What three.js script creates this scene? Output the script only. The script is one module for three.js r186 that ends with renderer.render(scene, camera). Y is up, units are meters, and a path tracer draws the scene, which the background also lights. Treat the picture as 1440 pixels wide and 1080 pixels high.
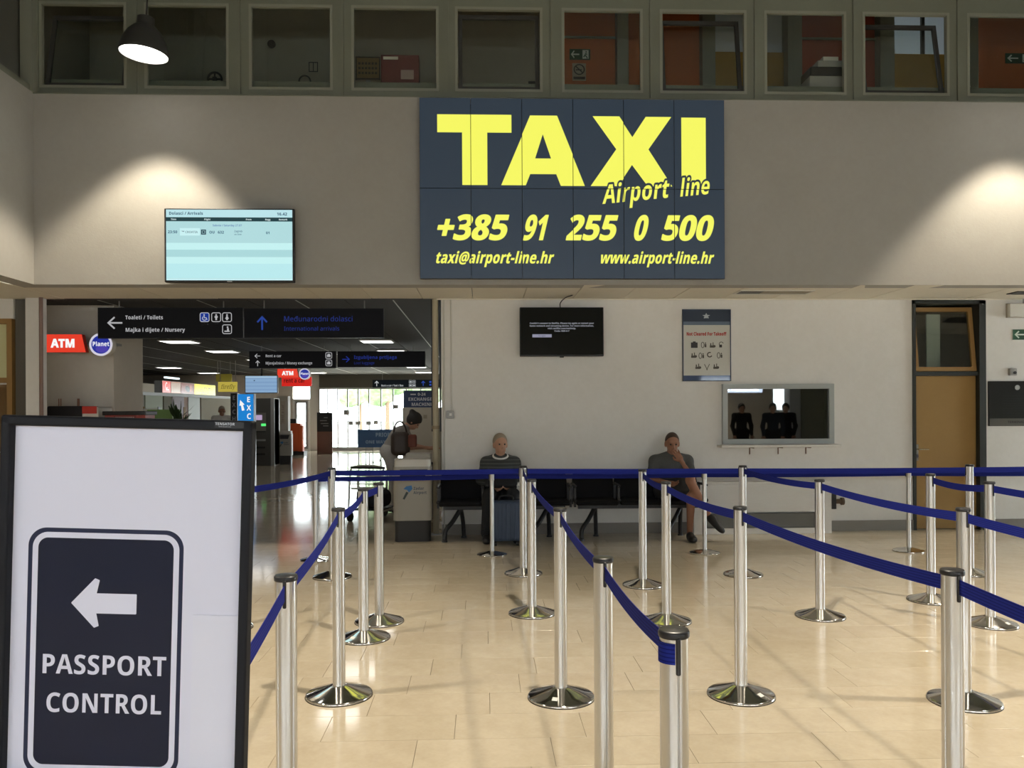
import * as THREE from 'three';
import { mergeGeometries, mergeVertices } from 'three/addons/utils/BufferGeometryUtils.js';
import { RoundedBoxGeometry } from 'three/addons/geometries/RoundedBoxGeometry.js';
import { RectAreaLightUniformsLib } from 'three/addons/lights/RectAreaLightUniformsLib.js';

// ------------------------------------------------------------------ camera, sky, large lights, exposure
RectAreaLightUniformsLib.init();
const scene = new THREE.Scene();
const F = 1150, CX = 720, CY = 577, EYE = 1.484;               // focal length and principal point in pixels of the 1440 x 1080 frame, eye height
const YAW = THREE.MathUtils.degToRad(2.07), ROLL = THREE.MathUtils.degToRad(0.28);
const FWD = new THREE.Vector3(Math.sin(YAW), 0, -Math.cos(YAW));
const RIGHT0 = new THREE.Vector3(Math.cos(YAW), 0, Math.sin(YAW)), UP0 = new THREE.Vector3(0, 1, 0);
const RIGHT = RIGHT0.clone().multiplyScalar(Math.cos(ROLL)).addScaledVector(UP0, -Math.sin(ROLL));
const UPV = UP0.clone().multiplyScalar(Math.cos(ROLL)).addScaledVector(RIGHT0, Math.sin(ROLL));
const camera = new THREE.PerspectiveCamera(2 * THREE.MathUtils.radToDeg(Math.atan(540 / F)), 1440 / 1080, 0.05, 300);
camera.position.set(0, EYE, 0);
camera.up.copy(UPV);
camera.lookAt(camera.position.clone().add(FWD));
camera.setViewOffset(1440, 1080, 0, 540 - CY, 1440, 1080);
camera.updateProjectionMatrix();
scene.add(camera);

const renderer = new THREE.WebGLRenderer({ antialias: true });
renderer.toneMapping = THREE.LinearToneMapping;
renderer.toneMappingExposure = 1.0;
renderer.shadowMap.enabled = true;
scene.background = new THREE.Color().setRGB(12, 12.8, 13.6);     // bright overcast sky, seen only through the windows

function areaLight(name, color, intensity, w, h, pos, target) {
  const l = new THREE.RectAreaLight(color, intensity, w, h);
  l.name = name; l.position.copy(pos); l.lookAt(target); scene.add(l); return l;
}
const V = (x, y, z) => new THREE.Vector3(x, y, z);
// daylight entering by the glazing behind the camera (the glazing itself is built below as window_1 ... window_6)
const DAY = new THREE.Color().setRGB(0.74, 0.88, 1.1), LAMPC = new THREE.Color().setRGB(1.0, 0.88, 0.70);
const ZF = 5.0;                                                // the wall behind the camera
const BACKWIN = [[-6.6, -3.9], [-3.3, -0.6], [0.0, 2.7], [3.3, 6.0], [6.6, 8.5]];
for (const [a, b] of BACKWIN) areaLight('daylight', DAY, 6.5, b - a, 0.55, V((a + b) / 2, 2.25, ZF - 0.1), V((a + b) / 2, 1.0, ZF - 4));
areaLight('daylight', DAY, 2, 2.7, 2.0, V(12.2, 1.65, -8.0), V(8, 1.3, -8.2));   // entrance glazing in the right wall (window_21)

// ------------------------------------------------------------------ helpers
const DEG = Math.PI / 180;
const at = (u, v, d) => camera.position.clone().addScaledVector(FWD, d).addScaledVector(RIGHT, (u - CX) / F * d).addScaledVector(UPV, (CY - v) / F * d);
const ray = (u, v) => FWD.clone().addScaledVector(RIGHT, (u - CX) / F).addScaledVector(UPV, (CY - v) / F);
const onZ = (u, v, z) => { const r = ray(u, v); return camera.position.clone().addScaledVector(r, (z - camera.position.z) / r.z); };
const onX = (u, v, x) => { const r = ray(u, v); return camera.position.clone().addScaledVector(r, x / r.x); };
const onY = (u, v, y) => { const r = ray(u, v); return camera.position.clone().addScaledVector(r, (y - EYE) / r.y); };
const horizon = (u) => CY - (u - CX) * Math.tan(ROLL);
function rectZ(u0, v0, u1, v1, z) {                             // pixel rectangle on a plane across z -> metres
  const a = onZ(u0, v0, z), b = onZ(u1, v0, z), c = onZ(u0, v1, z), d = onZ(u1, v1, z);
  const x0 = (a.x + c.x) / 2, x1 = (b.x + d.x) / 2, y1 = (a.y + b.y) / 2, y0 = (c.y + d.y) / 2;
  return { x0, x1, y0, y1, w: x1 - x0, h: y1 - y0, cx: (x0 + x1) / 2, cy: (y0 + y1) / 2, z };
}
let seed = 12345;
const rnd = () => { seed = (Math.imul(seed, 1664525) + 1013904223) >>> 0; return seed / 4294967296; };
const rr = (a, b) => a + (b - a) * rnd();
const names = new Map();
function numbered(n) { const k = names.get(n) || 0; names.set(n, k + 1); return k ? `${n}_${String(k).padStart(3, '0')}` : n; }
function mesh(name, geo, mat, parent) {
  const m = new THREE.Mesh(geo, mat); m.name = name; m.castShadow = m.receiveShadow = true; parent.add(m); return m;
}
function thing(name, label, category, pos = V(0, 0, 0), turn = 0, group) {
  const o = new THREE.Group(); o.name = numbered(name); o.position.copy(pos); o.rotation.y = turn;
  o.userData = { label, category }; if (group) o.userData.group = group; scene.add(o); return o;
}
function one(name, label, category, geo, mat, pos = V(0, 0, 0), group) {
  const m = mesh(numbered(name), geo, mat, scene); m.position.copy(pos); m.userData = { label, category }; if (group) m.userData.group = group; return m;
}
function struct(name, label, category) {
  const o = new THREE.Group(); o.name = numbered(name); o.userData = { kind: 'structure', label, category }; scene.add(o); return o;
}
function uvm(g, s = 1) {                                        // box-mapped uv in metres
  const p = g.attributes.position, n = g.attributes.normal, uv = new Float32Array(p.count * 2);
  for (let i = 0; i < p.count; i++) {
    const ax = Math.abs(n.getX(i)), ay = Math.abs(n.getY(i)), az = Math.abs(n.getZ(i));
    const [a, b] = ay > ax && ay > az ? [p.getX(i), p.getZ(i)] : ax > az ? [p.getZ(i), p.getY(i)] : [p.getX(i), p.getY(i)];
    uv[i * 2] = a * s; uv[i * 2 + 1] = b * s;
  }
  g.setAttribute('uv', new THREE.BufferAttribute(uv, 2)); return g;
}
const box = (x0, x1, y0, y1, z0, z1) => uvm(new THREE.BoxGeometry(x1 - x0, y1 - y0, z1 - z0).translate((x0 + x1) / 2, (y0 + y1) / 2, (z0 + z1) / 2));
const cbox = (w, h, d, x = 0, y = 0, z = 0) => new THREE.BoxGeometry(w, h, d).translate(x, y, z);
const rbox = (w, h, d, r, x = 0, y = 0, z = 0, seg = 2) => new RoundedBoxGeometry(w, h, d, seg, r).translate(x, y, z);
const cyl = (r0, r1, h, x = 0, y = 0, z = 0, n = 20) => new THREE.CylinderGeometry(r1, r0, h, n).translate(x, y, z);
const lathe = (pts, n = 32) => new THREE.LatheGeometry(pts.map(([x, y]) => new THREE.Vector2(x, y)), n);
const plane = (w, h, x = 0, y = 0, z = 0) => new THREE.PlaneGeometry(w, h).translate(x, y, z);
const noIdx = (g) => { const r = g.index ? g.toNonIndexed() : g; for (const k of Object.keys(r.attributes)) if (!['position', 'normal', 'uv'].includes(k)) r.deleteAttribute(k); return r; };
const join = (...gs) => mergeGeometries(gs.flat().map(noIdx));
function rod(a, b, r, n = 10) {
  const d = b.clone().sub(a), g = new THREE.CylinderGeometry(r, r, d.length(), n);
  g.applyQuaternion(new THREE.Quaternion().setFromUnitVectors(UP0, d.clone().normalize())); g.translate((a.x + b.x) / 2, (a.y + b.y) / 2, (a.z + b.z) / 2); return g;
}
const tube = (pts, r, seg = 24, n = 8) => new THREE.TubeGeometry(new THREE.CatmullRomCurve3(pts), seg, r, n, false);
const ring4 = (w, h, t, d, x = 0, y = 0, z = 0) => join(cbox(w, t, d, x, y + h / 2 - t / 2, z), cbox(w, t, d, x, y - h / 2 + t / 2, z), cbox(t, h - 2 * t, d, x - w / 2 + t / 2, y, z), cbox(t, h - 2 * t, d, x + w / 2 - t / 2, y, z));

// ------------------------------------------------------------------ textures and materials
function canv(w, h, draw) {
  const c = document.createElement('canvas'); c.width = w; c.height = h; const g = c.getContext('2d'); draw(g, w, h);
  const t = new THREE.CanvasTexture(c); t.colorSpace = THREE.SRGBColorSpace; t.anisotropy = 8; return t;
}
function valueNoise(size, cells, rand) {
  const g = new Float32Array(cells * cells).map(() => rand()), out = new Float32Array(size * size), s = (t) => t * t * (3 - 2 * t);
  for (let y = 0; y < size; y++) for (let x = 0; x < size; x++) {
    const fx = x / size * cells, fy = y / size * cells, ix = Math.floor(fx), iy = Math.floor(fy), a = s(fx - ix), b = s(fy - iy);
    const q = (i, j) => g[((iy + j) % cells) * cells + (ix + i) % cells];
    out[y * size + x] = (q(0, 0) * (1 - a) + q(1, 0) * a) * (1 - b) + (q(0, 1) * (1 - a) + q(1, 1) * a) * b;
  }
  return out;
}
function noiseTex(size, layers, lo, hi, srgb = true) {          // layers: [cells, weight]; grey multiplier texture
  const sum = new Float32Array(size * size); let tw = 0;
  for (const [c, w] of layers) { const n = valueNoise(size, c, rnd); tw += w; for (let i = 0; i < sum.length; i++) sum[i] += n[i] * w; }
  const data = new Uint8Array(size * size * 4);
  for (let i = 0; i < sum.length; i++) { const k = sum[i] / tw; for (let c = 0; c < 3; c++) data[i * 4 + c] = Math.max(0, Math.min(255, lo[c] + (hi[c] - lo[c]) * k)); data[i * 4 + 3] = 255; }
  const t = new THREE.DataTexture(data, size, size); t.wrapS = t.wrapT = THREE.RepeatWrapping; t.magFilter = THREE.LinearFilter; t.minFilter = THREE.LinearFilter;
  if (srgb) t.colorSpace = THREE.SRGBColorSpace; t.needsUpdate = true; return t;
}
const rep = (t, x, y = x) => { const c = t.clone(); c.repeat.set(x, y); c.needsUpdate = true; return c; };
const lin = (r, g, b) => new THREE.Color().setRGB(r, g, b);
const std = (color, roughness = 0.7, metalness = 0, extra = {}) => new THREE.MeshStandardMaterial({ color, roughness, metalness, ...extra });
const phys = (o) => new THREE.MeshPhysicalMaterial(o);
const T = {
  plaster: noiseTex(256, [[6, 2], [23, 1], [90, 1.2]], [243, 242, 240], [255, 255, 255]),
  plasterBump: noiseTex(256, [[60, 1], [128, 1]], [0, 0, 0], [255, 255, 255], false),
  stone: noiseTex(512, [[9, 1.4], [33, 1], [120, 0.8]], [234, 231, 226], [255, 255, 255]),
  gloss: noiseTex(256, [[5, 1], [19, 1], [60, 0.6]], [70, 70, 70], [150, 150, 150], false),
  wood: (() => { const t = noiseTex(256, [[4, 1], [64, 1]], [205, 200, 190], [255, 255, 255]); return t; })(),
  fabric: noiseTex(256, [[128, 1], [64, 0.6]], [180, 180, 180], [255, 255, 255]),
  leaves: noiseTex(128, [[8, 1], [32, 1]], [120, 130, 110], [255, 255, 255]),
};
const M = {
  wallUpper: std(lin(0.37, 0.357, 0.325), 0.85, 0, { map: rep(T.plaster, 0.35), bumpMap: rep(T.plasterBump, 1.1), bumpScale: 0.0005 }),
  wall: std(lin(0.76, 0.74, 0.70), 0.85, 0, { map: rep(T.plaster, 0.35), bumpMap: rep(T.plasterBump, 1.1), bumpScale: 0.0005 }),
  wallGrey: std(lin(0.74, 0.69, 0.61), 0.85, 0, { map: rep(T.plaster, 0.3) }),
  soffit: std(lin(0.76, 0.71, 0.6), 0.8, 0, { map: rep(T.plaster, 0.3) }),
  hallCeiling: std(lin(0.25, 0.25, 0.23), 0.9),
  skirting: std(lin(0.27, 0.25, 0.22), 0.5, 0, { map: rep(T.plaster, 0.5) }),
  grout: std(lin(0.42, 0.35, 0.25), 0.8),
  darkCeiling: std(lin(0.035, 0.035, 0.033), 0.75),
  rail: std(lin(0.5, 0.5, 0.48), 0.5, 0.3),
  frameGreen: std(lin(0.18, 0.192, 0.148), 0.6, 0, { map: rep(T.plaster, 0.6) }),
  frameLight: std(lin(0.24, 0.25, 0.2), 0.55),
  sash: std(lin(0.05, 0.05, 0.045), 0.5),
  glass: phys({ color: lin(0.93, 0.95, 0.93), roughness: 0.03, transmission: 1, thickness: 0, ior: 1.5 }),
  glassDark: phys({ color: lin(0.4, 0.42, 0.4), roughness: 0.02, transmission: 1, thickness: 0, ior: 1.65 }),
  black: std(lin(0.012, 0.012, 0.013), 0.45),
  blackGloss: phys({ color: lin(0.006, 0.006, 0.007), roughness: 0.12 }),
  blackPlastic: std(lin(0.018, 0.018, 0.02), 0.38),
  blackSeat: phys({ color: lin(0.006, 0.006, 0.007), roughness: 0.7, specularIntensity: 0.35 }),
  chrome: std(lin(0.72, 0.70, 0.66), 0.09, 1),
  alu: std(lin(0.63, 0.63, 0.62), 0.28, 1),
  aluDull: std(lin(0.55, 0.55, 0.53), 0.4, 1),
  greyMetal: std(lin(0.32, 0.32, 0.31), 0.5, 0.2),
  belt: std(lin(0.026, 0.034, 0.21), 0.75, 0, { map: rep(T.fabric, 4, 1) }),
  white: std(lin(0.78, 0.78, 0.76), 0.6),
  offWhite: std(lin(0.6, 0.58, 0.52), 0.6),
  ochre: std(lin(0.34, 0.2, 0.055), 0.55, 0, { map: rep(T.plaster, 0.8) }),
  ochreFrame: std(lin(0.3, 0.17, 0.05), 0.6),
  darkGreen: std(lin(0.02, 0.024, 0.02), 0.5),
  orangeWall: std(lin(0.5, 0.13, 0.035), 0.8, 0, { map: rep(T.plaster, 0.5) }),
  redWall: std(lin(0.32, 0.06, 0.03), 0.8, 0, { map: rep(T.plaster, 0.5) }),
  greyGreen: std(lin(0.34, 0.33, 0.26), 0.85, 0, { map: rep(T.plaster, 0.5) }),
  ochreDim: std(lin(0.33, 0.2, 0.04), 0.7),
  red: std(lin(0.55, 0.035, 0.02), 0.5),
  orange: std(lin(0.75, 0.12, 0.03), 0.5),
  blueSign: std(lin(0.02, 0.09, 0.24), 0.5),
  green: std(lin(0.2, 0.32, 0.1), 0.6),
  foliage: std(lin(0.05, 0.1, 0.03), 0.8, 0, { map: T.leaves }),
  treeLeaf: std(lin(0.3, 0.42, 0.2), 0.8, 0, { map: T.leaves }),
  bark: std(lin(0.15, 0.1, 0.06), 0.9),
  asphalt: std(lin(0.55, 0.55, 0.53), 0.9, 0, { map: rep(T.stone, 0.2) }),
  skin: std(lin(0.48, 0.27, 0.18), 0.55), skinTan: std(lin(0.3, 0.14, 0.08), 0.55),
  hairGrey: std(lin(0.32, 0.27, 0.2), 0.7), hairDark: std(lin(0.018, 0.015, 0.014), 0.6), hairBrown: std(lin(0.05, 0.028, 0.018), 0.6),
  topStripe: null, greyShirt: std(lin(0.12, 0.125, 0.12), 0.85, 0, { map: T.fabric }),
  paleTop: std(lin(0.45, 0.43, 0.4), 0.85, 0, { map: T.fabric }), paleTrouser: std(lin(0.68, 0.66, 0.62), 0.85, 0, { map: T.fabric }),
  jeans: std(lin(0.035, 0.05, 0.085), 0.9, 0, { map: T.fabric }), darkCloth: std(lin(0.018, 0.02, 0.024), 0.9, 0, { map: T.fabric }),
  shorts: std(lin(0.05, 0.05, 0.05), 0.9, 0, { map: T.fabric }), whiteShirt: std(lin(0.8, 0.77, 0.72), 0.85, 0, { map: T.fabric }),
  shoe: std(lin(0.015, 0.015, 0.016), 0.5), suitcase: std(lin(0.045, 0.075, 0.14), 0.45), leather: std(lin(0.045, 0.03, 0.022), 0.5),
  eye: std(lin(0.02, 0.015, 0.012), 0.3), binBody: std(lin(0.36, 0.34, 0.29), 0.5), binDark: std(lin(0.03, 0.03, 0.03), 0.6),
};
const TILEM = [[0.60, 0.525, 0.40], [0.585, 0.51, 0.385], [0.61, 0.535, 0.41], [0.595, 0.517, 0.393]].map(([r, g, b]) => phys({ color: lin(r, g, b), roughness: 0.1, map: rep(T.stone, 0.7), ior: 1.75 }));
const print = (t, roughness = 0.5, extra = {}) => std(0xffffff, roughness, 0, { map: t, ...extra });
const glow = (t, k = 1, extra = {}) => phys({ color: 0x050505, roughness: 0.25, emissive: 0xffffff, emissiveMap: t, emissiveIntensity: k, ...extra });
const glowC = (c, k = 1) => std(lin(0.05, 0.05, 0.05), 0.5, 0, { emissive: c, emissiveIntensity: k });

// ------------------------------------------------------------------ setting: floor
const ZB = -9.80, ZU = -8.69, YS = 2.819, YT = 4.817, XL = -4.66, YC = 2.86, XC = onZ(621, 600, ZB).x;  // back wall, upper wall, soffit height, ledge height, left upper wall, corridor ceiling, corridor's right edge
{
  const fl = struct('floor', 'glossy beige stone tiled floor of the hall and corridor', 'floor');
  mesh('bed', box(-15, 13, -0.2, -0.012, -33, ZF + 0.2), M.grout, fl);
  const tw = 0.6, td = 0.3, gap = 0.0016, cand = [];
  for (let r = 0; r < 140; r++) {
    const z1 = ZF - r * td, zc = z1 - td / 2, off = (r % 4) * 0.165;
    for (let c = -26; c < 23; c++) {
      const xc = c * tw + off;
      if (xc < -14.4 || xc > 12.4 || (zc < ZB - 0.05 && xc > XC)) continue;
      const p = V(xc, 0, zc), d = -zc * Math.cos(YAW) + xc * Math.sin(YAW), u = CX + (xc * Math.cos(YAW) + zc * Math.sin(YAW)) / d * F, v = CY + EYE * F / d;
      const seen = d > 1 && u > 330 && u < 1470 && v < 1110 && zc > ZB;
      cand.push({ p, size: seen ? 1 / (d * d) : 0 });
    }
  }
  cand.sort((a, b) => b.size - a.size || a.p.z - b.p.z);
  const g0 = uvm(new RoundedBoxGeometry(tw - gap, 0.012, td - gap, 1, 0.0012));
  const variants = [0, 1, 2, 3, 4, 5].map((k) => { const g = g0.clone(), uv = g.attributes.uv; for (let i = 0; i < uv.count; i++) uv.setXY(i, uv.getX(i) + k * 0.61, uv.getY(i) + k * 0.37); return g; });
  const rest = [];
  cand.forEach((t, i) => {
    if (i < 300 && t.size > 0) { const m = mesh('tile', variants[i % 6], TILEM[(i * 7 + (i >> 3)) % 4], fl); m.position.set(t.p.x, -0.006, t.p.z); m.rotation.set(rr(-1, 1) * 0.0006, 0, rr(-1, 1) * 0.0006); } else rest.push(t.p);
  });
  const flat = uvm(new THREE.BoxGeometry(tw - gap, 0.012, td - gap));
  for (let k = 0; k < 4; k++) {
    const s = mesh('tiles', mergeGeometries(rest.filter((_, i) => (i * 5 + (i >> 4)) % 4 === k).map((p) => { const g = flat.clone().translate(p.x, -0.006, p.z); return uvm(g); })), TILEM[k], fl);
    s.userData.kind = 'stuff';
  }
}
// ------------------------------------------------------------------ setting: walls of the hall
const DOOR = rectZ(1283, 423, 1385, 745, ZB), SVC = rectZ(1015, 540, 1171, 624, ZB);
{
  const w = struct('wall_back', 'pale plastered wall behind the waiting benches', 'wall');
  const th = 0.25, m = (n, g) => mesh(n, g, M.wall, w);
  m('panel', box(XC, SVC.x0, 0, YS + 0.1, ZB - th, ZB));
  m('panel', box(SVC.x0, SVC.x1, 0, SVC.y0, ZB - th, ZB));
  m('panel', box(SVC.x0, SVC.x1, SVC.y1, YS + 0.1, ZB - th, ZB));
  m('panel', box(SVC.x1, DOOR.x0, 0, YS + 0.1, ZB - th, ZB));
  m('panel', box(DOOR.x1, 12.5, 0, YS + 0.1, ZB - th, ZB));
  const b = struct('baseboard_back', 'dark grey stone skirting along the back wall', 'baseboard');
  const CAB = [onZ(985, 700, ZB).x, onZ(1168, 700, ZB).x];
  mesh('strip', box(XC, DOOR.x0, 0, 0.125, ZB, ZB + 0.018), M.skirting, b);
  mesh('strip', box(DOOR.x1, 12.5, 0, 0.125, ZB, ZB + 0.018), M.skirting, b);
  // rooms behind the service window and the transom
  const r = struct('wall_office', 'dim office walls behind the service window and door', 'wall');
  mesh('back', box(1.2, 8.2, -0.1, 3.1, -13.1, -13), M.greyGreen, r);
  mesh('side', box(1.1, 1.2, -0.1, 3.1, -13.1, ZB - th), M.greyGreen, r);
  mesh('side', box(8.2, 8.3, -0.1, 3.1, -13.1, ZB - th), M.greyGreen, r);
  mesh('top', box(1.1, 8.3, 3.0, 3.1, -13.1, ZB - th), M.greyGreen, r);
  mesh('bottom', box(1.1, 8.3, -0.3, -0.21, -13.1, ZB - th), M.greyGreen, r);
  mesh('partition', box(onZ(1127, 580, -10.6).x, onZ(1145, 580, -10.6).x + 0.9, 0, 3, -10.75, -10.6), M.greyGreen, r);
  mesh('pillar', box(onZ(1116, 580, -10.5).x, onZ(1130, 580, -10.5).x, 0, 3, -10.6, -10.45), std(lin(0.3, 0.34, 0.36), 0.7), r);
}
{
  const w = struct('wall_upper', 'pale plastered upper wall above the soffit', 'wall');
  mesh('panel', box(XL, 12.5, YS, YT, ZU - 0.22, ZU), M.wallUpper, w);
  mesh('ledge', box(XL, 12.5, YT - 0.012, YT, ZU - 0.22, ZU + 0.008), M.frameGreen, w);
  const l = struct('wall_left', 'pale plastered upper side wall beside the corner', 'wall');
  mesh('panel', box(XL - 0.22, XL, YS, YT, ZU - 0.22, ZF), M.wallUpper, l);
  mesh('lower_panel', box(-8.3, -8.1, 0, YS + 0.1, ZB - 0.2, ZF), M.wall, l);
  const r = struct('wall_right', 'far right hall wall outside the picture', 'wall');
  mesh('panel', box(12.3, 12.5, 2.75, 8.5, ZB - 0.2, ZF), M.wall, r); mesh('panel', box(12.3, 12.5, 0, 2.75, ZB - 0.2, -9.4), M.wall, r); mesh('panel', box(12.3, 12.5, 0, 2.75, -6.6, ZF), M.wall, r); mesh('panel', box(12.3, 12.5, 0, 0.6, -9.4, -6.6), M.wall, r);
  const gl = struct('window_21', 'tall entrance glazing in the right hall wall', 'window');
  for (let k = 0; k < 2; k++) { const z0 = -9.4 + k * 1.4; mesh('pane', box(12.39, 12.396, 0.6, 2.75, z0 + 0.04, z0 + 1.36), M.glass, gl); mesh('mullion', box(12.35, 12.45, 0.6, 2.75, z0 - 0.04, z0 + 0.04), M.aluDull, gl); }
  const c = struct('ceiling', 'high dark hall ceiling outside the picture', 'ceiling');
  mesh('slab', box(-8.3, 12.5, 8.3, 8.5, -13, ZF + 0.2), M.hallCeiling, c);
  // soffit of ceiling tiles under the upper wall and under the left overhang
  const s = struct('ceiling_soffit', 'beige tiled soffit beneath the upper wall', 'ceiling');
  mesh('backing', box(-8.3, 12.5, YS + 0.03, YS + 0.09, ZB - 0.2, ZU - 0.22), M.darkCeiling, s);
  const pg = uvm(new RoundedBoxGeometry(0.594, 0.02, ZU - ZB - 0.02, 1, 0.003));
  for (let x = XL - 0.25; x < 8; x += 0.6) { const t = mesh('ceiling_panel', pg, M.soffit, s); t.position.set(x + 0.3, YS + 0.01 + rr(0, 0.003), (ZU + ZB) / 2); t.rotation.set(rr(-1, 1) * 0.002, 0, rr(-1, 1) * 0.003); }
  mesh('edge_panel', box(8, 12.5, YS, YS + 0.02, ZB, ZU), M.soffit, s);
  mesh('edge_panel', box(-8.1, XL - 0.25, YS, YS + 0.02, ZB - 0.1, ZF), M.soffit, s);
  mesh('wall_strip', box(XC - 0.05, 12.5, YS - 0.012, YS, ZB, ZB + 0.03), M.soffit, s);
}
// wall behind the camera with tall glazing
{
  const w = struct('wall_front', 'hall wall behind the viewer with tall glazing', 'wall');
  const y0 = 1.98, y1 = 2.52;
  mesh('panel', box(-8.3, 8.8, 0, y0, ZF, ZF + 0.2), M.wallGrey, w);
  mesh('panel', box(-8.3, 12.5, y1, 8.5, ZF, ZF + 0.2), M.wallGrey, w);
  let x = -8.3;
  for (const [a, b] of BACKWIN) { mesh('pier', box(x, a, y0, y1, ZF, ZF + 0.2), M.wallGrey, w); x = b; }
  mesh('pier', box(8.5, 8.8, y0, y1, ZF, ZF + 0.2), M.wallGrey, w);
  mesh('panel', box(8.8, 9.7, 0, 1.4, ZF, ZF + 0.2), M.wallGrey, w);
  mesh('pier', box(9.7, 12.5, 0, y1, ZF, ZF + 0.2), M.wallGrey, w);
  let n = 0;
  for (const [a, b, lo] of [...BACKWIN.map(([p, q]) => [p, q, y0]), [8.8, 9.7, 1.4]]) {
    const s = struct(`window_${++n}`, 'tall daylit hall window behind the viewer', 'window');
    mesh('pane', cbox(b - a, y1 - lo, 0.006, (a + b) / 2, (y1 + lo) / 2, ZF + 0.1), M.glass, s);
    mesh('frame', ring4(b - a, y1 - lo, 0.06, 0.08, (a + b) / 2, (y1 + lo) / 2, ZF + 0.1), M.aluDull, s);
    mesh('mullion', cbox(0.05, y1 - lo, 0.06, (a + b) / 2, (y1 + lo) / 2, ZF + 0.1), M.aluDull, s);
  }
}
{ const c = struct('wall_column', 'square grey green hall column mirrored in the service window', 'column'); mesh('shaft', box(8.25, 9.4, 0, 8.3, 1.3, 2.2), std(lin(0.3, 0.31, 0.25), 0.8), c); mesh('corner_strip', box(7.95, 8.25, 0, 8.3, 1.35, 1.7), std(lin(0.6, 0.64, 0.68), 0.7), c); }
// ------------------------------------------------------------------ setting: corridor
const ZW = -31;
{
  const w = struct('wall_corridor', 'side and end walls of the corridor to international arrivals', 'wall');
  mesh('right_side', box(XC - 0.001, XC + 0.2, 0, 3, ZW, ZB - 0.25), M.wallGrey, w);
  mesh('left_side', box(-14.6, -14.4, 0, 3, ZW - 0.2, ZB), M.wallGrey, w);
  mesh('left_front', box(-14.6, -8.1, 0, 3, ZB - 0.2, ZB), M.wallGrey, w);
  const winL = onZ(449, 600, ZW).x, winT = onZ(520, 545, ZW).y;
  mesh('end_left', box(-14.6, onZ(412, 600, ZW).x, 0, 3, ZW - 0.2, ZW), M.wallGrey, w);
  mesh('end_pier', box(onZ(436, 600, ZW).x, winL, 0, 3, ZW - 0.2, ZW), M.offWhite, w);
  mesh('end_lintel', box(winL, XC + 0.2, winT, 3.1, ZW - 0.2, ZW), std(lin(0.1, 0.095, 0.08), 0.8), w);
  mesh('end_head', box(onZ(412, 600, ZW).x, onZ(436, 600, ZW).x, winT + 0.1, 3.1, ZW - 0.2, ZW), M.wallGrey, w);
  mesh('sill', box(winL, XC, 0, 0.13, ZW - 0.1, ZW + 0.05), M.greyMetal, w);
  // glazed end wall
  const g = struct('window_7', 'wide bright glazed end wall of the corridor', 'window');
  const us = [449, 461, 475, 489, 504, 519, 536, 553, 572, 592, 612];
  for (let i = 0; i < us.length; i++) mesh('mullion', box(onZ(us[i], 600, ZW).x - 0.025, onZ(us[i], 600, ZW).x + 0.025, 0.13, winT, ZW - 0.06, ZW), M.aluDull, g);
  for (let i = 0; i + 1 < us.length; i++) mesh('pane', box(onZ(us[i], 600, ZW).x + 0.025, onZ(us[i + 1], 600, ZW).x - 0.025, 0.13, winT, ZW - 0.034, ZW - 0.03), M.glass, g);
  mesh('rail', box(winL, XC, winT - 0.06, winT, ZW - 0.06, ZW + 0.01), M.aluDull, g);
  for (const [u, v, w2, h2] of [[487, 580, 8, 7], [493, 595, 6, 6], [503, 595, 7, 5], [518, 595, 7, 5], [528, 594, 6, 5], [556, 572, 8, 6]]) { const r = rectZ(u - w2 / 2, v - h2 / 2, u + w2 / 2, v + h2 / 2, ZW + 0.02); mesh('glass_sticker', cbox(r.w, r.h, 0.004, r.cx, r.cy, ZW - 0.027), M.greyMetal, g); }
  // glass door at the end of the corridor
  const dr = rectZ(412, 545, 436, 628, ZW), ds = struct('door_1', 'glazed white framed door at the end of the corridor', 'door');
  const topY = rectZ(412, 561, 436, 628, ZW).y1;
  mesh('frame', join(ring4(dr.w, topY, 0.07, 0.1, dr.cx, topY / 2, ZW), cbox(dr.w, 0.06, 0.1, dr.cx, winT + 0.07, ZW)), M.white, ds);
  mesh('leaf', ring4(dr.w - 0.14, topY - 0.14, 0.09, 0.05, dr.cx, topY / 2, ZW), M.greyMetal, ds);
  mesh('pane', cbox(dr.w - 0.3, topY - 0.3, 0.006, dr.cx, topY / 2, ZW), M.glass, ds);
  mesh('transom', cbox(dr.w - 0.05, winT - topY + 0.08, 0.006, dr.cx, (winT + topY) / 2 + 0.04, ZW), M.glass, ds);
  // dark ceiling of long metal planks with pale rails between
  const c = struct('ceiling_corridor', 'dark metal plank ceiling of the corridor', 'ceiling');
  mesh('backing', box(-14.6, XC + 0.2, YC + 0.05, YC + 0.15, ZW - 0.2, ZB), M.black, c);
  mesh('front_strip', box(-8.3, XC, YS + 0.0, YC + 0.1, ZB - 0.1, ZB - 0.005), M.darkCeiling, c);
  let k = 0;
  for (let x = XC - 0.02; x > -14.4; x -= 0.6, k++) {
    mesh('ceiling_plank', box(x - 0.585, x, YC, YC + 0.03, ZW, ZB - 0.1), M.darkCeiling, c);
    if (k % 2 === 0) mesh('ceiling_rail', box(x - 0.6, x - 0.585, YC - 0.004, YC + 0.02, ZW, ZB - 0.1), M.rail, c);
  }
}
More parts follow.
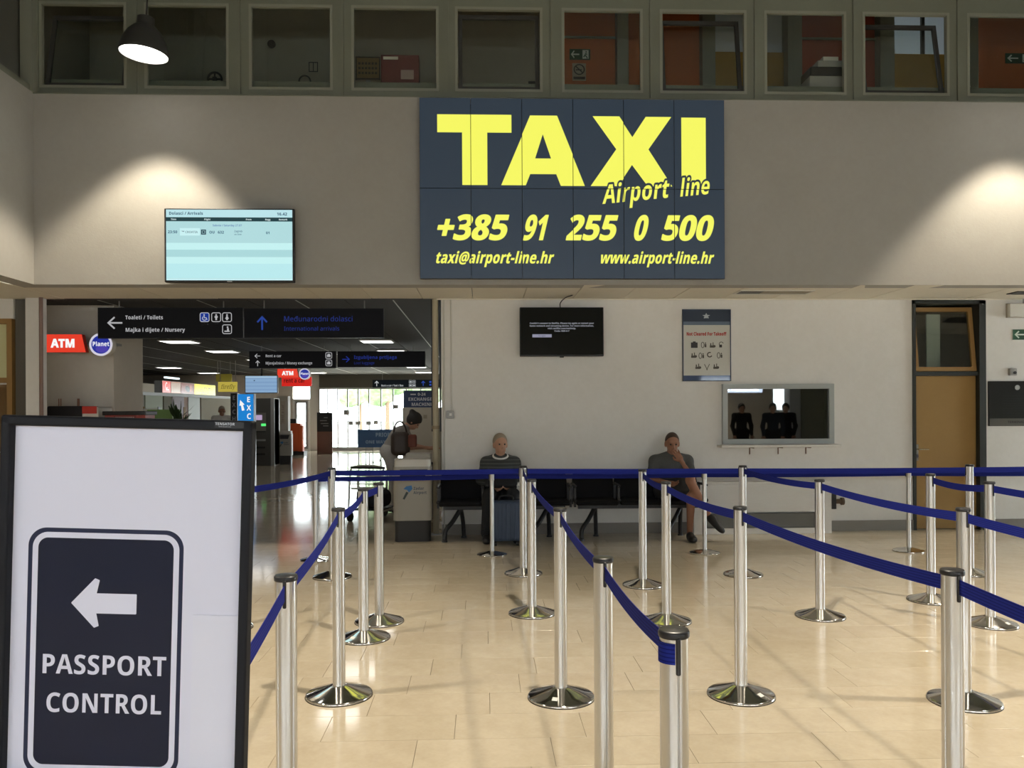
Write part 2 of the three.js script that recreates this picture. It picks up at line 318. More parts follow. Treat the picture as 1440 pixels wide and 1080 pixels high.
// outside beyond the corridor's glazing
{
  const g = struct('ground', 'bright paved forecourt beyond the glazing', 'ground');
  mesh('paving', box(-60, 60, -0.3, -0.05, -120, ZW - 0.2), M.asphalt, g);
  for (const [u, d, h, r] of [[545, 44, 4.2, 1.4], [592, 52, 4.6, 1.6], [507, 62, 4.4, 1.6]]) {
    const p = at(u, 600, d), t = thing('tree', 'round green tree outside beyond the corridor glazing', 'tree', V(p.x, -0.05, p.z), 0, 'trees outside the glazing');
    mesh('trunk', cyl(0.14, 0.09, h - r, 0, (h - r) / 2, 0, 8), M.bark, t);
    const parts = [];
    for (let i = 0; i < 9; i++) { const s = new THREE.IcosahedronGeometry(r * rr(0.45, 0.65), 2); s.translate(rr(-1, 1) * r * 0.6, h - r + rr(-0.3, 0.8) * r, rr(-1, 1) * r * 0.6); parts.push(s); }
    mesh('crown', join(parts), M.treeLeaf, t);
  }
}
// ------------------------------------------------------------------ gallery above the ledge
{
  const ZG = ZU - 0.06, yLo = YT, yTop = 6.1;
  const P = [[55, 178], [203, 322], [350, 468], [494, 617], [640, 763], [790, 904], [928, 1050], [1075, 1190], [1213, 1335], [1360, 1482], [1506, 1628]];
  const X = P.map(([a, b]) => [onZ(a, 70, ZG).x, onZ(b, 70, ZG).x]);
  const y0 = onZ(700, 129, ZG).y, y1 = onZ(700, 10, ZG).y;
  const tr = struct('trim_1', 'dull green painted timber framing of the gallery glazing', 'trim');
  mesh('bottom_rail', box(XL, X.at(-1)[1], yLo, y0, ZG - 0.1, ZG), M.frameGreen, tr);
  mesh('top_rail', box(XL, X.at(-1)[1], y1, yTop, ZG - 0.1, ZG), M.frameGreen, tr);
  let x = XL;
  for (const [a, b] of X) { mesh('mullion', box(x, a, y0, y1, ZG - 0.1, ZG), M.frameGreen, tr); mesh('post', box((x + a) / 2 - 0.018, (x + a) / 2 + 0.018, yLo, yTop, ZG, ZG + 0.02), M.frameGreen, tr); x = b; }
  mesh('upper_panel', box(XL, 12.5, yTop, 8.4, ZG - 0.1, ZG), M.frameGreen, tr);
  mesh('end_panel', box(x, 12.5, yLo, yTop, ZG - 0.1, ZG), M.frameGreen, tr);
  const tilted = { 0: 12, 4: 5, 6: 9, 8: 11 };
  X.forEach(([a, b], i) => {
    const s = struct(`window_${8 + i}`, ['gallery window behind the pendant lamp with its sash tilted', 'dark gallery window right of the pendant lamp', 'gallery window showing a coil and sticker', 'gallery window with a dark red box behind', 'gallery window with tilted sash above the large sign', 'gallery window before an orange wall with two signs', 'gallery window with orange wall and open sash', 'gallery window with a printer behind it', 'gallery window with open sash and bright pane', 'gallery window before a red orange wall', 'gallery window outside the picture'][i], 'window');
    const w = b - a, h = y1 - y0, cx = (a + b) / 2, cy = (y0 + y1) / 2;
    mesh('frame', ring4(w, h, 0.028, 0.05, cx, cy, ZG - 0.02), M.frameLight, s);
    if (i in tilted) {
      const o = new THREE.Group(); o.name = 'sash'; o.position.set(cx, y0 + 0.03, ZG - 0.06); o.rotation.x = -tilted[i] * DEG; s.add(o);
      mesh('sash_frame', ring4(w - 0.07, h - 0.06, 0.04, 0.035, 0, (h - 0.06) / 2, 0), M.sash, o);
      mesh('pane', cbox(w - 0.14, h - 0.13, 0.005, 0, (h - 0.06) / 2, 0), M.glass, o);
    } else mesh('pane', cbox(w - 0.05, h - 0.05, 0.005, cx, cy, ZG - 0.03), M.glass, s);
  });
  // left gallery side
  const tl = struct('trim_2', 'dark glazed side of the gallery above the left wall', 'trim');
  mesh('bottom_rail', box(XL - 0.12, XL, YT, YT + 0.06, ZG - 0.1, ZF), M.frameGreen, tl);
  mesh('corner_post', box(XL - 0.1, XL + 0.02, YT, 8.3, ZG - 0.1, ZG + 0.12), M.frameLight, tl);
  mesh('wall', box(XL - 0.2, XL - 0.12, YT, 8.3, ZG - 0.1, ZF), std(lin(0.1, 0.1, 0.085), 0.4), tl);
  for (const z of [-7.95, -6.6, -5.3, -4]) mesh('post', box(XL - 0.12, XL, YT + 0.06, 8.3, z - 0.05, z + 0.05), M.frameGreen, tl);
  // gallery room
  const ZI = -10.35, r = struct('wall_gallery', 'coloured inner walls of the upper gallery', 'wall');
  mesh('gallery_floor', box(-8.3, 12.5, 4.55, 4.7, -12.4, ZG - 0.1), M.greyGreen, r);
  mesh('inner_sill', box(XL, 12.5, 4.7, onZ(700, 126, ZU - 0.34).y, ZG - 0.75, ZG - 0.11), M.frameGreen, r);
  mesh('gallery_end', box(XL - 0.3, XL - 0.2, 4.55, 8.4, -12.4, ZG - 0.1), M.greyGreen, r);
  const seg = (u0, u1, m, n = 'wall_section', v = 70, lo = 4.7, hi = 8.3, z = ZI, t = 0.1) => mesh(n, box(onZ(u0, v, z).x, onZ(u1, v, z).x, lo, hi, z - t, z), m, r);
  seg(-80, 480, M.greyGreen); seg(480, 780, std(lin(0.36, 0.33, 0.26), 0.85, 0, { map: rep(T.plaster, 0.5) })); seg(780, 985, M.orangeWall);
  seg(1127, 1238, M.redWall); seg(1375, 2160, M.orangeWall); mesh("gallery_end", box(12.3, 12.5, 4.55, 8.4, -12.4, ZG - 0.1), M.greyGreen, r);
  for (const [a, b] of [[868, 884], [988, 1006], [1108, 1128], [1238, 1258], [1340, 1376]]) seg(a, b, M.frameLight, 'column', 70, 4.7, 8.3, ZI + 0.15, 0.2);
  const yOc = onZ(1300, 76, ZI).y;
  for (const [a, b] of [[1004, 1110], [1256, 1342]]) seg(a, b, M.ochreDim, 'lower_panel', 70, 4.7, yOc);
  for (const [a, b] of [[1004, 1110], [1256, 1342]]) {
    seg(a, b, M.frameGreen, 'head', 70, yOc + 1.4, 8.3);
    const xa = onZ(a, 70, ZI).x, xb = onZ(b, 70, ZI).x;
    mesh('inner_pane', box(xa, xb, yOc, yOc + 1.4, ZI - 0.06, ZI - 0.05), phys({ color: lin(0.5, 0.54, 0.56), roughness: 0.9, transmission: a > 1200 ? 0.22 : 0.05, thickness: 0 }), r);
    mesh('inner_bar', box((xa + xb) / 2 - 0.02, (xa + xb) / 2 + 0.02, yOc, yOc + 1.4, ZI - 0.05, ZI - 0.01), M.sash, r);
  }
  mesh('rail', box(onZ(780, 50, ZI + 0.03).x, onZ(868, 50, ZI + 0.03).x, onZ(830, 52, ZI + 0.03).y - 0.01, onZ(830, 52, ZI + 0.03).y + 0.01, ZI, ZI + 0.03), M.frameLight, r);
  mesh('rail', box(onZ(1128, 50, ZI + 0.03).x, onZ(1238, 50, ZI + 0.03).x, onZ(1180, 54, ZI + 0.03).y - 0.01, onZ(1180, 54, ZI + 0.03).y + 0.01, ZI, ZI + 0.03), M.frameLight, r);
}
// ------------------------------------------------------------------ pier, alcove wall and door at the left of the corridor mouth
{
  const p = struct('wall_pier', 'plastered pier and alcove wall behind the cash machine', 'wall');
  const zA = -10.7, xa = onZ(36, 500, ZB + 0.1).x, xb = onZ(58, 500, ZB + 0.1).x;
  mesh('pier', box(xa, xb, 0, YS + 0.1, ZB - 0.02, ZB + 0.1), M.wall, p);
  mesh('alcove_wall', box(xb - 0.5, onZ(160, 520, zA).x, 0, YC + 0.1, zA - 0.9, zA), M.wallGrey, p);
  mesh('downpipe', cyl(0.022, 0.022, YS, onZ(58, 520, ZB + 0.13).x, YS / 2, ZB + 0.13, 10), std(lin(0.22, 0.14, 0.11), 0.6), p);
  const dl = rectZ(-70, 448, 17, 745, ZB);
  mesh('side_panel', box(dl.x1 + 0.02, xa, 0, YS + 0.1, ZB - 0.25, ZB - 0.04), std(lin(0.11, 0.1, 0.08), 0.7), p);
  mesh('side_panel', box(-8.1, dl.x0, 0, YS + 0.1, ZB - 0.25, ZB), M.wall, p);
  mesh('head_panel', box(dl.x0, dl.x1 + 0.02, dl.y1, YS + 0.1, ZB - 0.25, ZB), M.wall, p);
  const d = struct('door_2', 'brown side door with a pale yellow transom pane', 'door');
  mesh('frame', ring4(dl.w, dl.y1, 0.06, 0.1, dl.cx, dl.y1 / 2, ZB - 0.05), M.ochreFrame, d);
  const yt = onZ(10, 531, ZB).y;
  mesh('leaf', cbox(dl.w - 0.12, yt - 0.08, 0.05, dl.cx, (yt - 0.08) / 2, ZB - 0.08), std(lin(0.16, 0.085, 0.02), 0.5, 0, { map: rep(T.wood, 4, 0.6) }), d);
  mesh('rail', cbox(dl.w - 0.12, 0.06, 0.08, dl.cx, yt - 0.03, ZB - 0.06), M.ochreFrame, d);
  mesh('transom_pane', cbox(dl.w - 0.12, dl.y1 - yt - 0.06, 0.02, dl.cx, (dl.y1 + yt) / 2 - 0.03, ZB - 0.08), std(lin(0.62, 0.6, 0.32), 0.5), d);
  mesh('handle', rod(V(dl.x1 - 0.12, 1.02, ZB - 0.02), V(dl.x1 - 0.25, 1.02, ZB - 0.02), 0.01), M.chrome, d);
}
// door on the right of the back wall
{
  const D = DOOR, d = struct('door_3', 'ochre door in a black frame with a glazed transom', 'door');
  const bar = 0.055;
  mesh('frame', join(cbox(bar * 0.6, D.y1, 0.16, D.x0 + bar * 0.3, D.y1 / 2, ZB - 0.05), cbox(bar * 1.5, D.y1, 0.16, D.x1 - bar * 0.75, D.y1 / 2, ZB - 0.05), cbox(D.w, 0.04, 0.16, D.cx, D.y1 - 0.02, ZB - 0.05)), M.darkGreen, d);
  const yT0 = onZ(1330, 526, ZB).y, x0 = D.x0 + bar * 0.6, x1 = D.x1 - bar * 1.5, yTop = D.y1 - 0.04;
  mesh('transom_bar', box(x0, x1, yT0 - 0.02, yT0 + 0.03, ZB - 0.1, ZB), M.darkGreen, d);
  mesh('leaf', box(x0 + 0.004, x1 - 0.004, 0.008, yT0 - 0.022, ZB - 0.09, ZB - 0.045), M.ochre, d);
  const sash = new THREE.Group(); sash.name = 'transom_sash'; sash.position.set((x0 + x1) / 2, yT0 + 0.035, ZB - 0.03); sash.rotation.x = -7 * DEG; d.add(sash);
  mesh('sash_frame', ring4(x1 - x0 - 0.02, yTop - yT0 - 0.06, 0.05, 0.04, 0, (yTop - yT0 - 0.06) / 2, 0), M.ochreFrame, sash);
  mesh('pane', cbox(x1 - x0 - 0.11, yTop - yT0 - 0.15, 0.005, 0, (yTop - yT0 - 0.06) / 2, 0), M.glass, sash);
  const lamp = rectZ(1303, 442, 1322, 520, -10.5);
  mesh('blind', box(lamp.x0, lamp.x1, lamp.y0, lamp.y1, -10.52, -10.5), std(lin(0.5, 0.55, 0.45), 0.8), d);
  const hl = onZ(1292, 632, ZB);
  mesh('handle', join(rod(V(hl.x, hl.y, ZB + 0.03), V(hl.x + 0.11, hl.y, ZB + 0.03), 0.009), rod(V(hl.x, hl.y, ZB - 0.05), V(hl.x, hl.y, ZB + 0.03), 0.009), cbox(0.035, 0.2, 0.008, hl.x, hl.y - 0.04, ZB - 0.042)), M.chrome, d);
}
// service window in the back wall with its shelf
{
  const S = SVC, s = struct('window_20', 'aluminium framed service window with dark reflecting glass', 'window');
  mesh('frame', ring4(S.w, S.h, 0.06, 0.09, S.cx, S.cy, ZB), std(lin(0.36, 0.38, 0.36), 0.5, 0.3), s);
  mesh('pane', cbox(S.w - 0.11, S.h - 0.11, 0.006, S.cx, S.cy, ZB + 0.012), phys({ color: lin(0.3, 0.32, 0.3), roughness: 0.015, transmission: 1, thickness: 0, ior: 2.1 }), s);
  const sh = rectZ(1012, 624, 1180, 630, ZB + 0.12);
  const t = thing('wall_shelf', 'narrow pale shelf under the service window with three rusty brackets', 'shelf', V(sh.cx, sh.cy, ZB));
  mesh('board', uvm(new RoundedBoxGeometry(sh.w, 0.03, 0.2, 2, 0.006).translate(0, 0, 0.1)), M.wall, t);
  for (const u of [1054, 1094, 1133]) { const x = onZ(u, 636, ZB).x - sh.cx; mesh('bracket', join(cbox(0.012, 0.09, 0.01, x, -0.06, 0.006), cbox(0.012, 0.012, 0.15, x, -0.021, 0.08)), std(lin(0.2, 0.13, 0.09), 0.7), t); }
}
// ------------------------------------------------------------------ fittings on the back wall
function wallThing(name, label, category, r, z) { return thing(name, label, category, V(r.cx, r.cy, z)); }
{ // wall-mounted television
  const r = rectZ(731, 432, 849, 501, ZB + 0.12), t = wallThing('television', 'black wall television showing a white error message', 'television', r, ZB);
  const tex = canv(1024, 598, (g, w, h) => {
    g.fillStyle = '#0c0e0c'; g.fillRect(0, 0, w, h); g.fillStyle = '#b9bcc6'; g.textAlign = 'center'; g.font = 'bold 29px sans-serif';
    const L = ["Couldn't connect to Netflix. Please try again or restart your", 'home network and streaming device. For more information,', 'visit netflix.com/nethelp.', 'Code: NW-4-7'];
    L.forEach((s, i) => g.fillText(s, 512, 205 + i * 33, 800));
    g.fillStyle = '#a5a5bb'; g.fillRect(145, 335, 240, 40); g.fillStyle = '#4c4c66'; g.font = '22px sans-serif'; g.fillText('Try again', 265, 363);
  });
  mesh('body', rbox(r.w, r.h, 0.06, 0.008, 0, 0, 0.09), M.black, t);
  mesh('screen', plane(r.w - 0.02, r.h - 0.025, 0, 0.004, 0.1215), glow(tex, 0.7, { roughness: 0.07, specularIntensity: 0.4 }), t);
  mesh('wall_mount', cbox(0.3, 0.2, 0.06, 0, 0, 0.03), M.black, t);
  mesh('logo_tab', rbox(0.05, 0.018, 0.02, 0.005, 0, -r.h / 2 - 0.006, 0.1), M.blackPlastic, t);
  const c0 = onZ(788, 408, ZB + 0.3);
  mesh('power_cable', tube([V(-0.01, r.h / 2, 0.05), V(-0.01, YS - r.cy - 0.06, 0.02), V(0.03, YS - r.cy - 0.012, 0.12), V(0.1, YS - r.cy - 0.005, 0.35)], 0.006), M.blackPlastic, t);
}
{ // poster
  const r = rectZ(960, 435, 1028, 536, ZB + 0.02), t = wallThing('safety_poster', 'framed white and navy poster of items not allowed on board', 'poster', r, ZB);
  const tex = canv(680, 1010, (g, w, h) => {
    g.fillStyle = '#c2c1b8'; g.fillRect(0, 0, w, h); g.fillStyle = '#16283f'; g.fillRect(0, 0, w, 165); g.fillStyle = '#5d6c7f'; g.fillRect(0, 165, w, 50); g.fillStyle = '#1d3a63'; g.fillRect(0, h - 72, w, 72);
    g.fillStyle = '#b9c0c6'; g.beginPath(); for (let i = 0; i < 10; i++) { const a = -Math.PI / 2 + i * Math.PI / 5, q = i % 2 ? 24 : 52; g.lineTo(335 + Math.cos(a) * q * 1.15, 86 + Math.sin(a) * q * 0.85); } g.fill(); g.fillRect(300, 104, 70, 12);
    g.fillStyle = '#a8322c'; g.font = 'bold 64px sans-serif'; g.textAlign = 'center'; g.save(); g.translate(335, 365); g.scale(0.78, 1); g.fillText('Not Cleared For Takeoff', 0, 0, 760); g.strokeStyle = '#a8322c'; g.lineWidth = 4; g.strokeText('Not Cleared For Takeoff', 0, 0, 760); g.restore();
    const ink = '#4a463f', it = [[160, 500], [295, 500], [420, 505], [545, 500], [150, 650], [260, 655], [382, 640], [525, 650], [210, 810], [340, 815], [470, 810]];
    it.forEach(([x, y], i) => {
      g.fillStyle = i % 3 ? ink : '#2c2b29'; g.strokeStyle = ink; g.lineWidth = 9;
      if (i === 0) { g.fillRect(x - 48, y - 36, 96, 78); g.fillRect(x - 20, y - 50, 40, 16); }
      else if (i === 6) { g.lineWidth = 16; g.beginPath(); g.arc(x, y, 32, 0.4, 5.2); g.stroke(); }
      else if (i === 9) { g.beginPath(); g.moveTo(x - 35, y - 40); g.lineTo(x + 8, y + 45); g.moveTo(x + 40, y - 42); g.lineTo(x - 5, y + 45); g.stroke(); }
      else if (i === 3) { g.beginPath(); g.arc(x + 5, y - 12, 30, 2.6, 6); g.stroke(); g.fillRect(x - 24, y - 4, 40, 40); }
      else if (i % 2) { g.beginPath(); g.ellipse(x - 14, y, 20, 40, 0, 0, 7); g.stroke(); g.fillRect(x + 14, y - 12, 26, 46); g.beginPath(); g.arc(x + 26, y - 26, 10, 0, 7); g.fill(); }
      else { g.fillRect(x - 36, y + 2, 66, 32); g.fillRect(x - 30, y - 30, 16, 34); g.fillRect(x + 6, y - 42, 12, 44); g.beginPath(); g.arc(x + 30, y + 14, 18, 0, 7); g.fill(); }
    });
  });
  mesh('backing', cbox(r.w, r.h, 0.012, 0, 0, 0.008), M.black, t);
  mesh('print', plane(r.w - 0.016, r.h - 0.016, 0, 0, 0.0146), phys({ color: 0xffffff, map: tex, roughness: 0.6, clearcoat: 0.5, clearcoatRoughness: 0.04 }), t);
  mesh('edge_frame', ring4(r.w, r.h, 0.01, 0.02, 0, 0, 0.012), std(lin(0.012, 0.03, 0.07), 0.4), t);
}
{ // emergency light, exit sign, intercom, plaque
  let r = rectZ(1418, 427, 1462, 446, ZB + 0.06), t = wallThing('emergency_light', 'white boxed emergency light hanging near the soffit', 'light', r, ZB);
  mesh('case', rbox(r.w, r.h, 0.07, 0.01, 0, 0, 0.05), M.offWhite, t);
  mesh('trim', ring4(r.w + 0.01, r.h + 0.01, 0.014, 0.02, 0, 0, 0.03), std(lin(0.35, 0.31, 0.25), 0.6), t);
  mesh('hanger', cyl(0.008, 0.008, 0.06, 0.0, r.h / 2 + 0.03, 0.05, 8), M.greyMetal, t);
  const exitTex = (bg) => canv(512, 200, (g, w, h) => {
    g.fillStyle = bg; g.fillRect(0, 0, w, h); g.strokeStyle = '#d5ddd2'; g.fillStyle = '#d5ddd2'; g.lineWidth = 26; g.beginPath(); g.moveTo(240, 100); g.lineTo(50, 100); g.moveTo(115, 35); g.lineTo(50, 100); g.lineTo(115, 165); g.stroke();
    g.fillRect(320, 20, 150, 160); g.fillStyle = bg; g.beginPath(); g.arc(410, 52, 16, 0, 7); g.fill(); g.lineWidth = 22; g.strokeStyle = bg; g.beginPath(); g.moveTo(400, 78); g.lineTo(380, 118); g.lineTo(420, 140); g.lineTo(440, 175); g.moveTo(382, 118); g.lineTo(345, 150); g.moveTo(395, 85); g.lineTo(435, 100); g.stroke();
  });
  T.exit = exitTex('#12452a');
  r = rectZ(1424, 463, 1463, 478, ZB + 0.01); t = wallThing('exit_sign', 'green exit sign with white arrow on the wall by the ochre door', 'sign', r, ZB);
  mesh('plate', cbox(r.w, r.h, 0.01, 0, 0, 0.005), M.white, t); mesh('print', plane(r.w - 0.004, r.h - 0.004, 0, 0, 0.0105), print(T.exit), t);
  r = rectZ(1420, 518, 1430, 528, ZB + 0.04); t = wallThing('call_button', 'small grey wall button box above the dark plaque', 'button', r, ZB);
  mesh('case', rbox(r.w, r.h, 0.05, 0.01, 0, 0, 0.025), M.greyMetal, t); mesh('button', cyl(0.018, 0.018, 0.015, 0, 0, 0).rotateX(Math.PI / 2).translate(0.01, -0.01, 0.055), M.blackPlastic, t);
  r = rectZ(1391, 536, 1462, 599, ZB + 0.03); t = wallThing('wall_plaque', 'black framed panel with grey caption strip beside the ochre door', 'plaque', r, ZB);
  const ptex = canv(512, 460, (g, w, h) => {
    g.fillStyle = '#161817'; g.fillRect(0, 0, w, h); g.strokeStyle = '#242725'; g.lineWidth = 3; for (let y = 150; y < 370; y += 26) { g.beginPath(); g.moveTo(130, y); g.lineTo(400, y); g.stroke(); }
    g.fillStyle = '#5c5b56'; g.fillRect(0, 385, w, 75); g.fillStyle = '#282828'; g.font = 'bold 34px sans-serif'; g.textAlign = 'center'; g.fillText('TERMINAL', 270, 434, 340);
  });
  mesh('board', rbox(r.w, r.h, 0.03, 0.004, 0, 0, 0.016), M.black, t); mesh('print', plane(r.w - 0.01, r.h - 0.01, 0, 0, 0.0315), phys({ color: 0xffffff, map: ptex, roughness: 0.3 }), t);
  mesh('round_badge', cyl(0.03, 0.03, 0.008).rotateX(Math.PI / 2).translate(onZ(1428, 545, ZB).x - r.cx, onZ(1428, 545, ZB).y - r.cy, 0.036), M.aluDull, t);
}
{ // conduits and switch by the wall's edge, steel pole
  const x1 = onZ(626, 500, ZB).x, x2 = onZ(634, 500, ZB).x, yb = onZ(632, 583, ZB).y;
  const t = thing('switch_box', 'small grey switch box with two conduits on the wall edge', 'switch', V(x2 - 0.01, 0, ZB));
  mesh('case', rbox(0.09, 0.09, 0.05, 0.008, 0, yb, 0.025), M.greyMetal, t); mesh('rocker', cbox(0.03, 0.03, 0.012, 0.005, yb, 0.054), M.white, t);
  mesh('conduit', cyl(0.01, 0.01, YS, x1 - x2 - 0.005, YS / 2, 0.012, 8), M.offWhite, t); mesh('conduit', cyl(0.01, 0.01, YS - yb - 0.04, 0.015, (YS + yb) / 2 + 0.02, 0.012, 8), M.offWhite, t);
  const xp = onZ(612, 520, ZB + 0.02).x, p = thing('steel_pole', 'beige painted steel pole at the corridor mouth', 'pole', V(xp, 0, ZB - 0.03));
  mesh('pole', cyl(0.036, 0.036, YS, 0, YS / 2, 0, 16), std(lin(0.42, 0.37, 0.26), 0.5), p);
  mesh('guide_rail', cbox(0.02, YS - onZ(612, 607, ZB).y, 0.05, 0.055, (YS + onZ(612, 607, ZB).y) / 2, -0.06), M.black, p);
  mesh('guide_rail', cbox(0.014, YS - onZ(612, 607, ZB).y, 0.05, -0.045, (YS + onZ(612, 607, ZB).y) / 2, -0.06), M.black, p);
  mesh('bracket', cyl(0.045, 0.045, 0.04, 0, onZ(612, 601, ZB).y, 0, 16), std(lin(0.25, 0.2, 0.13), 0.6), p);
  mesh('foot_plate', cbox(0.14, 0.012, 0.12, 0, 0.006, 0), M.greyMetal, p);
  // wall outlets
  const o = onZ(646, 611, ZB); one('wall_stain_plate', 'small pale blank cover plate on the wall above the bench', 'plate', rbox(0.09, 0.07, 0.008, 0.003), M.wall, V(o.x, o.y, ZB + 0.004));
}
{ // low cabinet under the service window
  const r = rectZ(975, 683, 1168, 748, ZB + 0.16), t = thing('radiator_cabinet', 'low white radiator cabinet under the service window with dark lower grille', 'cabinet', V(r.cx, 0, ZB + 0.02));
  const H = 0.62, w = r.w, dp = 0.17;
  mesh('top', rbox(w, 0.03, dp, 0.006, 0, H - 0.015, dp / 2), M.wall, t);
  mesh('front_panel', cbox(w, H - 0.03 - 0.26, 0.02, 0, (H - 0.03 + 0.26) / 2, dp - 0.012), M.wall, t);
  mesh('side_panel', cbox(0.14, 0.26, 0.02, w / 2 - 0.07, 0.13, dp - 0.012), M.wall, t); mesh('side_panel', cbox(0.1, 0.26, 0.02, -w / 2 + 0.05, 0.13, dp - 0.012), M.wall, t);
  mesh('end_panel', cbox(0.02, H - 0.03, dp - 0.03, w / 2 - 0.01, (H - 0.03) / 2, dp / 2 - 0.01), M.wall, t); mesh('end_panel', cbox(0.02, H - 0.03, dp - 0.03, -w / 2 + 0.01, (H - 0.03) / 2, dp / 2 - 0.01), M.wall, t);
  mesh('grille', cbox(w - 0.26, 0.17, 0.02, 0, 0.155, dp - 0.05), std(lin(0.16, 0.16, 0.145), 0.7), t);
  mesh('plinth', cbox(w - 0.24, 0.065, 0.03, 0, 0.0325, dp - 0.017), M.wall, t);
  const pv = onZ(1170, 705, ZB + 0.08), q = thing('pipe_valve', 'black pipe valve with brown cap beside the radiator cabinet', 'valve', V(pv.x, pv.y, ZB));
  mesh('body', join(cbox(0.05, 0.2, 0.06, 0.015, 0.01, 0.08), rod(V(0.02, 0.02, 0.08), V(0.02, 0.02, 0), 0.02)), M.black, q);
  mesh('cap', join(rod(V(0.03, 0.0, 0.08), V(0.13, 0.0, 0.08), 0.03), rod(V(0.11, 0.0, 0.08), V(0.14, 0, 0.08), 0.045, 14)), std(lin(0.12, 0.08, 0.05), 0.6), q);
}
{ // soffit vent
  const a = onY(1032, 413, YS), b = onY(1145, 408, YS), t = thing('ceiling_vent', 'long narrow ventilation slot in the beige soffit', 'vent', V((a.x + b.x) / 2, YS, (a.z + b.z) / 2)), vd = Math.abs(a.z - b.z) / 0.22; t.scale.z = vd;
  const w = 0.85; mesh('frame', ring4(w, 0.22, 0.015, 0.012).rotateX(Math.PI / 2).translate(0, -0.004, 0), M.offWhite, t);
  mesh('dark_slot', cbox(0.28, 0.004, 0.19, -w / 2 + 0.16, -0.002, 0), M.black, t); mesh('cover', cbox(0.54, 0.006, 0.19, 0.14, -0.002, 0), std(lin(0.3, 0.27, 0.2), 0.7), t);
  const c = onY(1432, 412, YS), t2 = thing('ceiling_vent', 'dark square ventilation opening in the soffit above the exit sign', 'vent', V(c.x + 0.2, YS, ZB + 0.55));
  mesh('frame', ring4(0.6, 0.2, 0.02, 0.012).rotateX(Math.PI / 2).translate(0, -0.004, 0), M.black, t2); mesh('dark_slot', cbox(0.56, 0.004, 0.16, 0, -0.002, 0), M.black, t2);
}
